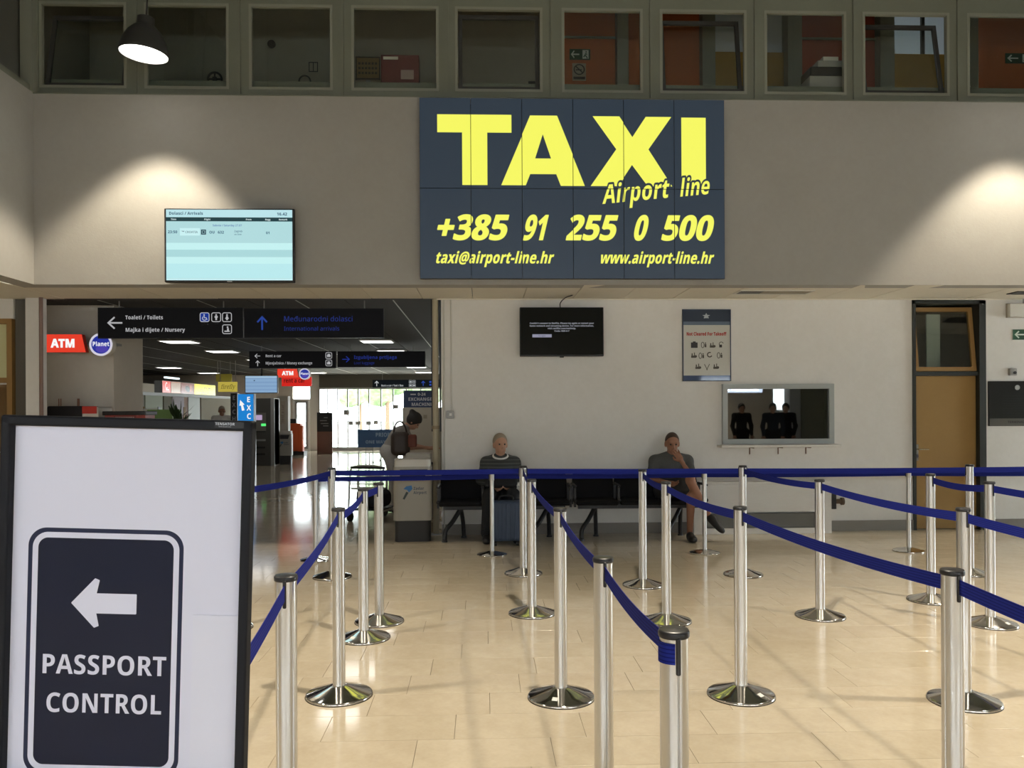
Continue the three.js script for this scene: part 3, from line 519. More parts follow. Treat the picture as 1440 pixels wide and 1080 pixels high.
// ------------------------------------------------------------------ screens on the upper wall
function poly(g, pts) { g.beginPath(); pts.forEach(([x, y]) => g.lineTo(x, y)); g.closePath(); g.fill(); }
function slant(g, s, x, y, size, width, skew = -0.2, lw = 0, rot = 0) {  // slanted bold lettering stretched to a width
  g.save(); g.translate(x, y); g.rotate(rot); g.font = `bold ${size}px sans-serif`; const m = g.measureText(s).width; g.transform(1, 0, skew, 1, 0, 0); g.scale(width / m, 1); g.fillText(s, 0, 0);
  if (lw) { g.lineWidth = lw; g.lineJoin = 'round'; g.strokeStyle = g.fillStyle; g.strokeText(s, 0, 0); } g.restore();
}
{
  const r = rectZ(590, 139, 1019, 392, ZU + 0.1), K = 4, W = 1716, H = 1012;
  const tex = canv(W, H, (g) => {
    g.fillStyle = '#2c3742'; g.fillRect(0, 0, W, H);
    const q = (x, y) => [(x - 35) * W / 1372, (y - 24) * H / 812];   // from the zoomed sign (0.3125 px steps) to the canvas
    g.fillStyle = '#f6f763';
    poly(g, [[115, 100], [445, 100], [445, 180], [338, 180], [338, 413], [224, 413], [224, 180], [115, 180]].map(([x, y]) => q(x, y)));
    g.beginPath(); for (const [x, y] of [[530, 102], [650, 102], [775, 415], [665, 415], [645, 363], [530, 363], [510, 413], [398, 413]]) g.lineTo(...q(x, y)); g.closePath();
    g.moveTo(...q(586, 186)); g.lineTo(...q(552, 293)); g.lineTo(...q(622, 293)); g.closePath(); g.fill('evenodd');
    poly(g, [[810, 103], [930, 103], [990, 195], [1050, 104], [1165, 104], [1062, 250], [1168, 415], [1058, 415], [988, 320], [925, 415], [800, 415], [915, 250]].map(([x, y]) => q(x, y)));
    poly(g, [[1212, 106], [1322, 106], [1322, 415], [1212, 415]].map(([x, y]) => q(x, y)));
    // slanted script with a dark outline
    const [ax, ay] = q(846, 500), s = W / 1372;
    g.save(); g.lineJoin = 'round';
    for (const pass of [0, 1]) {
      for (const [txt, x, y, w, size] of [['Airport', 852, 500, 300, 124], ['line', 1200, 466, 138, 116]]) {
        const [px, py] = q(x, y); g.save(); g.translate(px, py); g.rotate(-0.1); g.font = `bold ${size * s}px sans-serif`; const m = g.measureText(txt).width; g.transform(1, 0, -0.22, 1, 0, 0); g.scale(w * s / m, 1);
        if (!pass) { g.strokeStyle = '#2c3742'; g.lineWidth = 24; g.strokeText(txt, 0, 0); } else { g.fillStyle = '#f6f763'; g.fillText(txt, 0, 0); } g.restore();
      }
    }
    g.restore(); g.fillStyle = '#f6f763';
    for (const [t, x, y, w, z, l] of [['+385', 78, 660, 340, 150, 8], ['91', 470, 660, 128, 150, 8], ['255', 662, 660, 245, 150, 8], ['0', 965, 660, 80, 150, 8], ['500', 1092, 660, 250, 150, 8], ['taxi@airport-line.hr', 96, 765, 525, 70, 2], ['www.airport-line.hr', 832, 765, 512, 70, 2]]) { const [px, py] = q(x, y); slant(g, t, px + (z > 100 ? 26 : 6), py, z * s, w * s - (z > 100 ? 26 : 0), -0.24, l); }
  });
  const t = thing('video_wall_sign', 'large dark video wall advertising a taxi in yellow lettering', 'sign', V(r.cx, r.cy, ZU));
  mesh('mount', cbox(r.w - 0.1, r.h - 0.1, 0.05, 0, 0, 0.026), M.black, t);
  const pw = r.w / 6, rows = [[0.5, 0.5], [0, 0.5]], m = glow(tex, 1.0, { roughness: 0.35 });
  for (let c = 0; c < 6; c++) for (const [v0, dv] of rows) {
    const p = new THREE.Group(); p.name = 'display_panel'; p.position.set(-r.w / 2 + (c + 0.5) * pw, (v0 - 0.25) * r.h, 0.075); t.add(p);
    mesh('casing', cbox(pw - 0.003, r.h / 2 - 0.003, 0.05, 0, 0, 0), M.black, p);
    const g = plane(pw - 0.0065, r.h / 2 - 0.0065, 0, 0, 0.0256), uv = g.attributes.uv;
    for (let i = 0; i < uv.count; i++) uv.setXY(i, (c + 0.012 + uv.getX(i) * 0.976) / 6, v0 + dv * (0.01 + uv.getY(i) * 0.98));
    mesh('screen', g, m, p);
  }
  areaLight('sign_glow', lin(0.95, 0.95, 0.4), 0.12, r.w, r.h, V(r.cx, r.cy, ZU + 0.16), V(r.cx, r.cy, 0));
}
{
  const r = rectZ(231, 293, 414, 397, ZU + 0.16);
  const tex = canv(1200, 680, (g, w, h) => {
    g.fillStyle = '#b4dfe2'; g.fillRect(0, 0, w, h); g.fillStyle = '#bfe8ee'; g.fillRect(0, 0, w, 72); g.fillStyle = '#1f3f45'; g.fillRect(0, 74, w, 38);
    g.fillStyle = '#c9f6f6'; for (const y of [320, 456]) g.fillRect(0, y, w, 66); g.fillStyle = '#bdeef2'; g.fillRect(0, 520, w, 140); g.fillStyle = '#aedde0'; g.fillRect(0, 386, w, 66);
    g.fillStyle = '#cdf5f7'; g.fillRect(130, 178, 190, 72); g.fillRect(0, 664, w, 16);
    g.fillStyle = '#274b66'; g.font = 'bold 40px sans-serif'; g.fillText('Dolasci / Arrivals', 26, 50); g.fillText('16.42', 1052, 54);
    g.fillStyle = '#e6f6f6'; g.font = 'bold 22px sans-serif'; for (const [s, x] of [['Time', 45], ['Flight', 360], ['From', 756], ['Bagg', 940], ['Remark', 1070]]) g.fillText(s, x, 101);
    g.fillStyle = '#2d4da0'; g.font = '26px sans-serif'; g.fillText('Subota / Saturday 27.07', 440, 160); g.fillStyle = '#2b5370'; g.font = 'bold 36px sans-serif'; g.fillText('23:50', 16, 228); g.fillText('OU   632', 408, 230); g.font = 'bold 34px sans-serif'; g.fillText('01', 948, 234);
    g.font = '25px sans-serif'; g.fillText('Zagreb', 646, 216); g.font = '20px sans-serif'; g.fillText('on time', 646, 244); g.fillStyle = '#7d9aa2'; g.font = 'bold 28px sans-serif'; g.fillText('CROATIA', 180, 226); g.beginPath(); g.moveTo(140, 205); g.lineTo(176, 205); g.lineTo(165, 216); g.fill();
    g.fillStyle = '#23404d'; g.fillRect(330, 192, 48, 48); g.strokeStyle = '#a9d4d8'; g.lineWidth = 4; g.strokeRect(342, 204, 24, 24);
  });
  const t = thing('arrivals_monitor', 'wall monitor listing flight arrivals on a pale blue screen', 'monitor', V(r.cx, r.cy, ZU));
  mesh('casing', rbox(r.w, r.h, 0.05, 0.008, 0, 0, 0.135), M.black, t);
  mesh('screen', plane(r.w - 0.04, r.h - 0.035, 0, 0.003, 0.1615), glow(tex, 0.95), t);
  mesh('wall_mount', cbox(0.5, 0.3, 0.11, 0, 0, 0.055), M.greyMetal, t);
  mesh('maker_tab', cbox(0.05, 0.008, 0.01, 0, -r.h / 2 + 0.008, 0.16), M.aluDull, t);
  areaLight('monitor_glow', lin(0.7, 0.95, 1), 0.5, r.w, r.h, V(r.cx, r.cy, ZU + 0.18), V(r.cx, r.cy, 0));
}
// ------------------------------------------------------------------ pendant lamps
function pendant(pos, tilt, cd, cone, pen, label, group) {
  const t = thing('pendant_lamp', label, 'lamp', pos, 0, group);
  t.rotation.z = tilt;
  const shade = lathe([[0.235, 0], [0.24, 0.004], [0.238, 0.05], [0.215, 0.15], [0.17, 0.25], [0.115, 0.32], [0.085, 0.345], [0.085, 0.43], [0.07, 0.44], [0, 0.44]], 40).scale(0.94, 0.82, 0.94);
  mesh('shade', shade, std(lin(0.035, 0.035, 0.033), 0.5), t);
  mesh('reflector', lathe([[0.232, 0.003], [0.205, 0.15], [0.16, 0.245], [0.1, 0.31], [0, 0.32]], 40).scale(0.94, 0.82, 0.94), std(lin(0.8, 0.8, 0.78), 0.4), t);
  mesh('light_diffuser', lathe([[0, 0.05], [0.1, 0.046], [0.2, 0.03], [0.228, 0.02]], 40).scale(0.94, 0.82, 0.94), glowC(lin(1, 0.97, 0.9), 6), t);
  mesh('cable', cyl(0.008, 0.008, 8.3 - pos.y - 0.36, 0, (8.3 - pos.y + 0.36) / 2, 0, 8), M.black, t);
  const l = new THREE.SpotLight(LAMPC, cd, 0, cone * DEG, pen, 2); l.name = 'pendant_light'; l.castShadow = true; l.shadow.radius = 5; l.shadow.mapSize.set(1024, 1024);
  l.position.copy(V(0, -0.01, 0).applyEuler(t.rotation).add(pos)); l.target.position.copy(V(0, -3, 0).applyEuler(t.rotation).add(pos)); l.target.name = 'pendant_light_target'; scene.add(l, l.target);
}
{
  const p = at(202, 77, 7.87); pendant(p, -4 * DEG, 31, 43, 0.2, 'black bell shaped pendant lamp hanging above the arrivals monitor');
  const q = onZ(1478, 77, p.z); pendant(V(q.x, p.y, p.z), 0, 31, 43, 0.2, 'black bell shaped pendant lamp over the open hall', 'pendant lamps over the hall');
  for (const [x, z, cd] of [[-3.6, -3.6, 60], [0.9, -3.6, 74], [5.4, -3.6, 90], [-3.6, 3.0, 60], [0.9, 3.0, 70], [5.4, 3.0, 80]]) pendant(V(x, p.y, z), 0, cd, 50, 0.5, 'black bell shaped pendant lamp over the open hall', 'pendant lamps over the hall');
}
// ------------------------------------------------------------------ things seen in the gallery
{
  const zi = ZU - 0.34, ySill = onZ(700, 126, zi).y;
  let r = rectZ(537, 82, 590, 125, zi), t = thing('red_cabinet', 'dark red box with a pale label behind the gallery glass', 'box', V(r.cx, ySill, zi));
  mesh('body', rbox(r.w, r.h, 0.18, 0.01, 0, r.h / 2, 0), std(lin(0.1, 0.012, 0.012), 0.5), t); mesh('label', cbox(0.16, 0.03, 0.004, -0.1, r.h - 0.04, 0.092), M.offWhite, t); mesh('sticker', cbox(0.14, 0.1, 0.004, 0.08, r.h * 0.35, 0.092), std(lin(0.3, 0.22, 0.2), 0.6), t);
  r = rectZ(500, 80, 535, 112, zi - 0.2); t = thing('notice_board', 'small framed brown notice board behind the gallery glass', 'sign', V(r.cx, ySill, zi - 0.2));
  mesh('board', cbox(r.w, r.h, 0.015, 0, r.y0 - ySill + r.h / 2, 0), print(canv(256, 240, (g, w, h) => { g.fillStyle = '#6e5a30'; g.fillRect(0, 0, w, h); g.strokeStyle = '#1c160c'; g.lineWidth = 14; g.strokeRect(7, 7, w - 14, h - 14); g.fillStyle = '#241c10'; for (const y of [60, 110, 160]) for (let x = 30; x < 220; x += 34) g.fillRect(x, y, 22, 24); })), t);
  mesh('stand', cbox(0.05, r.y0 - ySill + 0.1, 0.02, 0, (r.y0 - ySill + 0.1) / 2, -0.02), M.greyMetal, t);
  // printer
  r = rectZ(1131, 82, 1190, 128, zi); t = thing('printer', 'grey office printer standing behind the gallery glass', 'printer', V(r.cx, ySill, zi));
  mesh('body', rbox(r.w, r.h * 0.35, 0.3, 0.01, 0, r.h * 0.175, 0), M.greyMetal, t); mesh('tray', rbox(r.w * 0.95, r.h * 0.3, 0.28, 0.02, 0, r.h * 0.5, 0), M.black, t); mesh('scanner_lid', rbox(r.w * 0.75, r.h * 0.2, 0.26, 0.01, 0.04, r.h * 0.74, 0), M.greyMetal, t); mesh('paper_stack', cbox(r.w * 0.36, r.h * 0.14, 0.2, 0.02, r.h * 0.91, 0), M.offWhite, t);
  // signs on the orange wall
  const ZI = -10.35;
  r = rectZ(801, 69, 830, 84, ZI + 0.01); t = thing('exit_sign', 'green exit sign above a no smoking sign on the orange gallery wall', 'sign', V(r.cx, r.cy, ZI)); mesh('plate', cbox(r.w, r.h, 0.01, 0, 0, 0.006), M.darkGreen, t); mesh('print', plane(r.w, r.h, 0, 0, 0.0115), print(T.exit), t);
  r = rectZ(805, 89, 824, 113, ZI + 0.01); t = thing('no_smoking_sign', 'white no smoking sign on the orange gallery wall', 'sign', V(r.cx, r.cy, ZI)); mesh('plate', cbox(r.w, r.h, 0.01, 0, 0, 0.006), M.offWhite, t);
  mesh('print', plane(r.w, r.h, 0, 0, 0.0115), print(canv(200, 260, (g, w, h) => { g.fillStyle = '#a79c86'; g.fillRect(0, 0, w, h); g.strokeStyle = '#33281f'; g.lineWidth = 16; g.beginPath(); g.arc(100, 95, 74, 0, 7); g.stroke(); g.beginPath(); g.moveTo(48, 45); g.lineTo(152, 145); g.stroke(); g.fillStyle = '#33281f'; g.fillRect(50, 92, 90, 16); g.fillRect(14, 205, 172, 40); })), t);
  r = rectZ(1414, 75, 1452, 89, ZI + 0.01); t = thing('exit_sign', 'dark green exit sign on the red orange gallery wall', 'sign', V(r.cx, r.cy, ZI)); mesh('plate', cbox(r.w, r.h, 0.01, 0, 0, 0.006), M.darkGreen, t); mesh('print', plane(r.w, r.h, 0, 0, 0.0115), print(T.exit), t);
  // small things behind the left panes
  r = rectZ(290, 103, 314, 125, zi); t = thing('valve_wheel', 'black spoked wheel behind the gallery glass near the lamp', 'wheel', V(r.cx, ySill, zi)); mesh('rim', new THREE.TorusGeometry(r.h / 2 - 0.012, 0.012, 8, 28).translate(0, r.h / 2, 0), M.black, t); mesh('spokes', join(cbox(r.w * 0.8, 0.015, 0.015, 0, r.h / 2, 0), cbox(0.015, r.h * 0.8, 0.015, 0, r.h / 2, 0), cbox(0.04, 0.04, 0.04, 0, r.h / 2, 0)), M.black, t);
  r = rectZ(417, 107, 440, 125, zi); one('cable_coil', 'black cable coil standing behind the gallery glass', 'cable', new THREE.TorusGeometry(r.h / 2 - 0.008, 0.009, 8, 28), M.black, V(r.cx, ySill + r.h / 2, zi));
  r = rectZ(375, 55, 388, 68, ZI + 0.02); one('wall_socket', 'small dark round socket on the gallery wall', 'socket', cyl(0.05, 0.05, 0.02).rotateX(Math.PI / 2), M.black, V(r.cx, r.cy, ZI + 0.01));
  r = rectZ(434, 87, 447, 101, ZU - 0.08); one('window_sticker', 'small black outlined square sticker on the gallery pane', 'sticker', join(ring4(r.w, r.h, 0.009, 0.002), cbox(0.008, r.h, 0.002)), M.black, V(r.cx, r.cy, ZU - 0.083));
  r = rectZ(743, 114, 753, 124, ZI + 0.02); one('wall_socket', 'small dark square socket low on the gallery wall', 'socket', rbox(r.w, r.h, 0.02, 0.004), M.black, V(r.cx, r.cy, ZI + 0.01));
}
// ------------------------------------------------------------------ hanging signs and lights in the corridor
const arrowUp = (g, x, y, s, c) => { g.strokeStyle = c; g.lineWidth = s * 0.13; g.beginPath(); g.moveTo(x, y + s / 2); g.lineTo(x, y - s / 2); g.moveTo(x - s * 0.36, y - s * 0.1); g.lineTo(x, y - s / 2); g.lineTo(x + s * 0.36, y - s * 0.1); g.stroke(); };
const arrowLeft = (g, x, y, s, c, k = 1) => { g.strokeStyle = c; g.lineWidth = s * 0.12; g.beginPath(); g.moveTo(x + k * s / 2, y); g.lineTo(x - k * s / 2, y); g.moveTo(x - k * s * 0.05, y - s * 0.42); g.lineTo(x - k * s / 2, y); g.lineTo(x - k * s * 0.05, y + s * 0.42); g.stroke(); };
const icon = (g, x, y, s, c, bg, kind) => {
  g.fillStyle = bg; g.strokeStyle = c; g.lineWidth = s * 0.09; g.beginPath(); g.roundRect(x, y, s, s, s * 0.2); g.fill(); g.stroke(); g.fillStyle = c; const q = s / 10;
  if (kind === 'man' || kind === 'woman') { g.beginPath(); g.arc(x + 5 * q, y + 2.4 * q, q, 0, 7); g.fill(); g.fillRect(x + 4 * q, y + 3.5 * q, 2 * q, 4.8 * q); if (kind === 'woman') poly(g, [[x + 5 * q, y + 3.2 * q], [x + 7.4 * q, y + 6.8 * q], [x + 2.6 * q, y + 6.8 * q]]); else g.fillRect(x + 3.2 * q, y + 3.6 * q, 3.6 * q, 2 * q); }
  else if (kind === 'chair') { g.beginPath(); g.arc(x + 4.4 * q, y + 2.3 * q, q * 0.9, 0, 7); g.fill(); g.lineWidth = q * 0.9; g.beginPath(); g.arc(x + 4.8 * q, y + 6.2 * q, 2.2 * q, 0.4, 4.2); g.stroke(); g.beginPath(); g.moveTo(x + 4.4 * q, y + 3.2 * q); g.lineTo(x + 4.8 * q, y + 5.6 * q); g.lineTo(x + 6.8 * q, y + 5.6 * q); g.lineTo(x + 7.8 * q, y + 8 * q); g.stroke(); }
  else if (kind === 'baby') { g.beginPath(); g.arc(x + 5.6 * q, y + 2.6 * q, q, 0, 7); g.fill(); g.fillRect(x + 5 * q, y + 3.8 * q, 2 * q, 3.4 * q); g.fillRect(x + 2 * q, y + 6.6 * q, 6 * q, 1.4 * q); }
  else { g.fillRect(x + 2 * q, y + 4 * q, 6 * q, 3.4 * q); g.fillRect(x + 3 * q, y + 2.4 * q, 4 * q, 2 * q); }
};
function hangingSign(label, u0, v0, u1, v1, d, tex, back, ceil = YC) {
  const a = at((u0 + u1) / 2, (v0 + v1) / 2, d), r = rectZ(u0, v0, u1, v1, a.z), t = thing('hanging_sign', label, 'sign', V(r.cx, r.cy, a.z));
  mesh('board', cbox(r.w, r.h, 0.06, 0, 0, 0), M.black, t);
  mesh('printed_face', plane(r.w - 0.01, r.h - 0.01, 0, 0, 0.031), glow(tex, 0.75, { roughness: 0.6, specularIntensity: 0.25 }), t);
  for (const s of [-1, 1]) mesh('hanger', cyl(0.008, 0.008, ceil - r.cy - r.h / 2, s * r.w * 0.36, (ceil - r.cy + r.h / 2) / 2, 0, 6), M.greyMetal, t);
  return r;
}
{
  hangingSign('black hanging sign to toilets and nursery with white pictograms', 139, 433, 343, 476, 10.15, canv(1224, 258, (g, w, h) => {
    g.fillStyle = '#101011'; g.fillRect(0, 0, w, h); arrowLeft(g, 145, 128, 118, '#c3c3c6'); g.fillStyle = '#c9c9cc'; g.font = 'bold 46px sans-serif'; g.fillText('Toaleti / Toilets', 228, 98, 320); g.fillText('Majka i dijete / Nursery', 228, 205, 505);
    icon(g, 862, 42, 76, '#c9cbd6', '#1d3c9c', 'chair'); icon(g, 960, 42, 76, '#c9c9cc', '#101011', 'man'); icon(g, 1052, 42, 76, '#c9c9cc', '#101011', 'woman'); icon(g, 1052, 146, 76, '#c9c9cc', '#101011', 'baby');
  }));
  hangingSign('black hanging sign to international arrivals in dark blue letters', 344, 434, 540, 475.5, 10.15, canv(1176, 250, (g, w, h) => {
    g.fillStyle = '#0d0d0f'; g.fillRect(0, 0, w, h); arrowUp(g, 150, 128, 112, '#2c4aa6'); g.fillStyle = '#27398c'; g.font = '62px sans-serif'; g.fillText('Međunarodni dolasci', 330, 110, 730); g.font = '50px sans-serif'; g.fillText('International arrivals', 332, 190, 560);
  }));
  hangingSign('black hanging sign to car rental and money exchange', 351, 494, 473, 518, 17.2, canv(976, 192, (g, w, h) => {
    g.fillStyle = '#101011'; g.fillRect(0, 0, w, h); arrowLeft(g, 92, 52, 60, '#c9c9cc'); arrowUp(g, 92, 138, 62, '#c9c9cc'); g.fillStyle = '#b9b9bc'; g.font = 'bold 42px sans-serif'; g.fillText('Rent a car', 180, 66, 180); g.fillText('Mjenjačnica / Money exchange', 180, 150, 530);
    icon(g, 862, 14, 68, '#c9c9cc', '#2a2a2c', 'car'); icon(g, 862, 100, 68, '#c9c9cc', '#2a2a2c', 'car');
  }));
  hangingSign('black hanging sign to lost luggage in dark blue letters', 475, 494, 598, 516.5, 17.2, canv(984, 180, (g, w, h) => {
    g.fillStyle = '#0d0d0f'; g.fillRect(0, 0, w, h); arrowLeft(g, 90, 90, 80, '#24389a', -1); g.fillStyle = '#253588'; g.font = 'bold 54px sans-serif'; g.fillText('Izgubljena prtljaga', 180, 86, 560); g.font = '42px sans-serif'; g.fillText('Lost luggage', 180, 148, 280);
  }));
  hangingSign('small dark hanging sign before the bright end glazing', 524, 534, 622, 545, 28, canv(784, 88, (g, w, h) => {
    g.fillStyle = '#13181c'; g.fillRect(0, 0, w, h); arrowUp(g, 46, 44, 58, '#e4e8ea'); g.fillStyle = '#d6dadc'; g.font = 'bold 30px sans-serif'; g.fillText('Rent a car / Taxi / Bus', 96, 76, 250); icon(g, 410, 6, 34, '#d6dadc', '#2a2f33', 'car'); icon(g, 450, 6, 34, '#d6dadc', '#2a2f33', 'man'); icon(g, 410, 48, 34, '#d6dadc', '#2a2f33', 'car'); icon(g, 450, 48, 34, '#d6dadc', '#2a2f33', 'car'); arrowUp(g, 570, 44, 56, '#3657c0'); g.fillStyle = '#3657c0'; g.fillRect(640, 14, 100, 22); g.fillRect(640, 50, 80, 18);
  }));
  // square ceiling lights
  const L = [];
  for (const x of [-2.05, -5.85, -9.6]) for (const d of [11.6, 13.5, 16.0, 18.6, 21.8, 25.4, 29]) L.push([x, -d - 0.05]);
  const geo = new RoundedBoxGeometry(0.64, 0.03, 0.6, 2, 0.012), face = cbox(0.58, 0.006, 0.54), lm = glowC(lin(1, 0.98, 0.94), 3.2);
  for (const [x, z] of L) {
    const t = thing('ceiling_light', 'square white ceiling light in the dark corridor ceiling', 'light', V(x, YC - 0.012, z), 0, 'corridor ceiling lights');
    mesh('housing', geo, M.white, t); mesh('light_panel', face, lm, t).position.y = -0.014;
    areaLight('ceiling_light_glow', lin(1, 0.96, 0.88), 3.2, 0.56, 0.52, V(x, YC - 0.04, z), V(x, 0, z));
  }
}
// ------------------------------------------------------------------ cash machine corner at the left
function atmSign(label, u0, v0, u1, v1, cu, cv, cr, z, depth) {
  const r = rectZ(u0, v0, u1, v1, z), c = onZ(cu, cv, z + 0.05), R = cr * (camera.position.z - z) / F, t = thing('cash_machine_sign', label, 'sign', V(r.cx, r.cy, z));
  const sh = new THREE.Shape([new THREE.Vector2(-r.w / 2, -r.h / 2), new THREE.Vector2(r.w / 2, -r.h / 2), new THREE.Vector2(r.w / 2 - r.h * 0.22, r.h / 2), new THREE.Vector2(-r.w / 2, r.h / 2)]);
  const g = new THREE.ExtrudeGeometry(sh, { depth: 0.08, bevelEnabled: false }), uv = g.attributes.uv, p = g.attributes.position;
  for (let i = 0; i < uv.count; i++) uv.setXY(i, (p.getX(i) + r.w / 2) / r.w, (p.getY(i) + r.h / 2) / r.h);
  mesh('red_light_box', g, M.red, t); const fg = new THREE.ShapeGeometry(sh).translate(0, 0, 0.082), fu = fg.attributes.uv, fp = fg.attributes.position; for (let i = 0; i < fu.count; i++) fu.setXY(i, (fp.getX(i) + r.w / 2) / r.w, (fp.getY(i) + r.h / 2) / r.h);
  mesh('lit_face', fg, glow(canv(512, 210, (c2, w, h) => { c2.fillStyle = '#e8402c'; c2.fillRect(0, 0, w, h); c2.fillStyle = '#ffffff'; c2.font = 'bold 132px sans-serif'; c2.lineWidth = 8; c2.strokeStyle = '#fff'; c2.fillText('ATM', 112, 152, 300); c2.strokeText('ATM', 112, 152, 300); }), 0.95), t);
  mesh('round_light_box', cyl(R, R, 0.1, 0, 0, 0, 36).rotateX(Math.PI / 2).translate(c.x - r.cx, c.y - r.cy, 0.06), std(lin(0.7, 0.66, 0.58), 0.5), t);
  mesh('round_face', new THREE.CircleGeometry(R * 0.97, 36).translate(c.x - r.cx, c.y - r.cy, 0.112), glow(canv(256, 256, (c2) => {
    c2.fillStyle = '#d8d4e4'; c2.fillRect(0, 0, 256, 256); c2.fillStyle = '#22329c'; c2.beginPath(); c2.arc(128, 128, 104, 0, 7); c2.fill(); c2.fillStyle = '#4a3fae'; c2.beginPath(); c2.ellipse(140, 178, 70, 40, 0, 0, 7); c2.fill();
    c2.fillStyle = '#fff'; c2.font = 'bold 70px sans-serif'; c2.textAlign = 'center'; c2.fillText('Planet', 128, 146, 190);
  }), 0.9), t);
  mesh('mount', cbox(Math.max(0.1, c.x - r.cx + r.w / 2), 0.03, depth, (c.x - r.cx - r.w / 2) / 2 + 0.1, 0, -depth / 2), M.greyMetal, t);
}
atmSign('lit red and blue cash machine sign on the alcove wall', 63, 471, 125, 496, 145, 485, 16, -10.45, 0.25);
atmSign('smaller lit red and blue cash machine sign above the car rental sign', 391, 519, 421, 531, 429, 526, 8, -24.2, 0.2);
{
  const z = -10.3; let r = rectZ(66, 571, 118, 760, z), t = thing('cash_machine', 'black cash machine with a tilted red topped screen below the red sign', 'machine', V(r.cx, 0, z - 0.2));
  mesh('body', rbox(r.w, r.y1, 0.5, 0.02, 0, r.y1 / 2, -0.05), M.blackPlastic, t);
  mesh('screen_hood', rbox(0.2, 0.3, 0.4, 0.02, r.w / 2 + 0.1, r.y1 - 0.16, 0.05), M.offWhite, t);
  mesh('hood_top', cbox(0.17, 0.09, 0.02, r.w / 2 + 0.1, r.y1 - 0.05, 0.26), M.red, t);
  mesh('pedestal', cbox(0.18, r.y1 - 0.3, 0.35, r.w / 2 + 0.1, (r.y1 - 0.3) / 2, 0), M.greyMetal, t);
  for (const u of [71, 74, 99]) mesh('aerial', cyl(u > 90 ? 0.015 : 0.006, u > 90 ? 0.015 : 0.006, 0.1, onZ(u, 565, z).x - r.cx, r.y1 + 0.045, 0, 8), std(lin(0.3, 0.14, 0.08), 0.6), t);
  // red counter and green booth further in
  const z2 = -10.22; r = rectZ(146, 577, 203, 720, z2); t = thing('red_counter', 'dark red information counter with a pale worktop by the alcove wall', 'counter', V(r.cx, 0, z2 - 0.18));
  mesh('front', cbox(r.w, r.y1 - 0.06, 0.3, 0, (r.y1 - 0.06) / 2, 0), std(lin(0.3, 0.045, 0.035), 0.4), t);
  mesh('worktop', rbox(r.w + 0.04, 0.05, 0.36, 0.01, 0, r.y1 - 0.035, 0), M.black, t);
  mesh('caption', plane(r.w * 0.55, 0.045, 0, r.y1 - 0.09, 0.1515), print(canv(512, 64, (g, w, h) => { g.fillStyle = '#7c2f2b'; g.fillRect(0, 0, w, h); g.fillStyle = '#b9a09a'; for (let i = 0; i < 11; i++) g.fillRect(40 + i * 40, 18, 26, 30); })), t);
  const z3 = -17; r = rectZ(207, 576, 243, 690, z3); t = thing('green_booth', 'small pale green booth desk beside a potted plant', 'desk', V(r.cx, 0, z3 - 0.25));
  mesh('front', cbox(r.w, r.y1, 0.5, 0, r.y1 / 2, 0), M.green, t); mesh('side_post', cbox(0.2, r.y1 + 0.02, 0.5, -r.w / 2 - 0.1, (r.y1 + 0.02) / 2, 0), M.offWhite, t); mesh('knob', new THREE.SphereGeometry(0.06, 14, 10).translate(-r.w / 2 - 0.1, r.y1 - 0.08, 0.25), M.black, t);
  const pp = at(250, 600, 16.6), pt = thing('potted_plant', 'leafy dark potted plant beside the green booth', 'plant', V(pp.x, 0, pp.z));
  mesh('pot', lathe([[0, 0], [0.16, 0], [0.2, 0.36], [0.21, 0.4], [0.18, 0.4], [0.17, 0.36], [0, 0.35]], 20), M.binDark, pt);
  const leaf = (a, el, len) => { const g = new THREE.PlaneGeometry(0.09, len, 2, 4), p = g.attributes.position; for (let i = 0; i < p.count; i++) { const k = p.getY(i) / len + 0.5; p.setX(i, p.getX(i) * Math.sin(Math.PI * (0.1 + 0.85 * k))); p.setZ(i, -0.25 * len * k * k); p.setY(i, k * len); } g.computeVertexNormals(); return g.rotateX(el).rotateY(a); };
  mesh('stem', cyl(0.02, 0.015, 1.0, 0, 0.85, 0, 8), M.bark, pt);
  for (let i = 0; i < 26; i++) mesh('leaf', leaf(rr(0, 6.28), rr(0.4, 1.3), rr(0.25, 0.42)).translate(0, rr(1.0, 1.36), 0), M.foliage, pt);
}
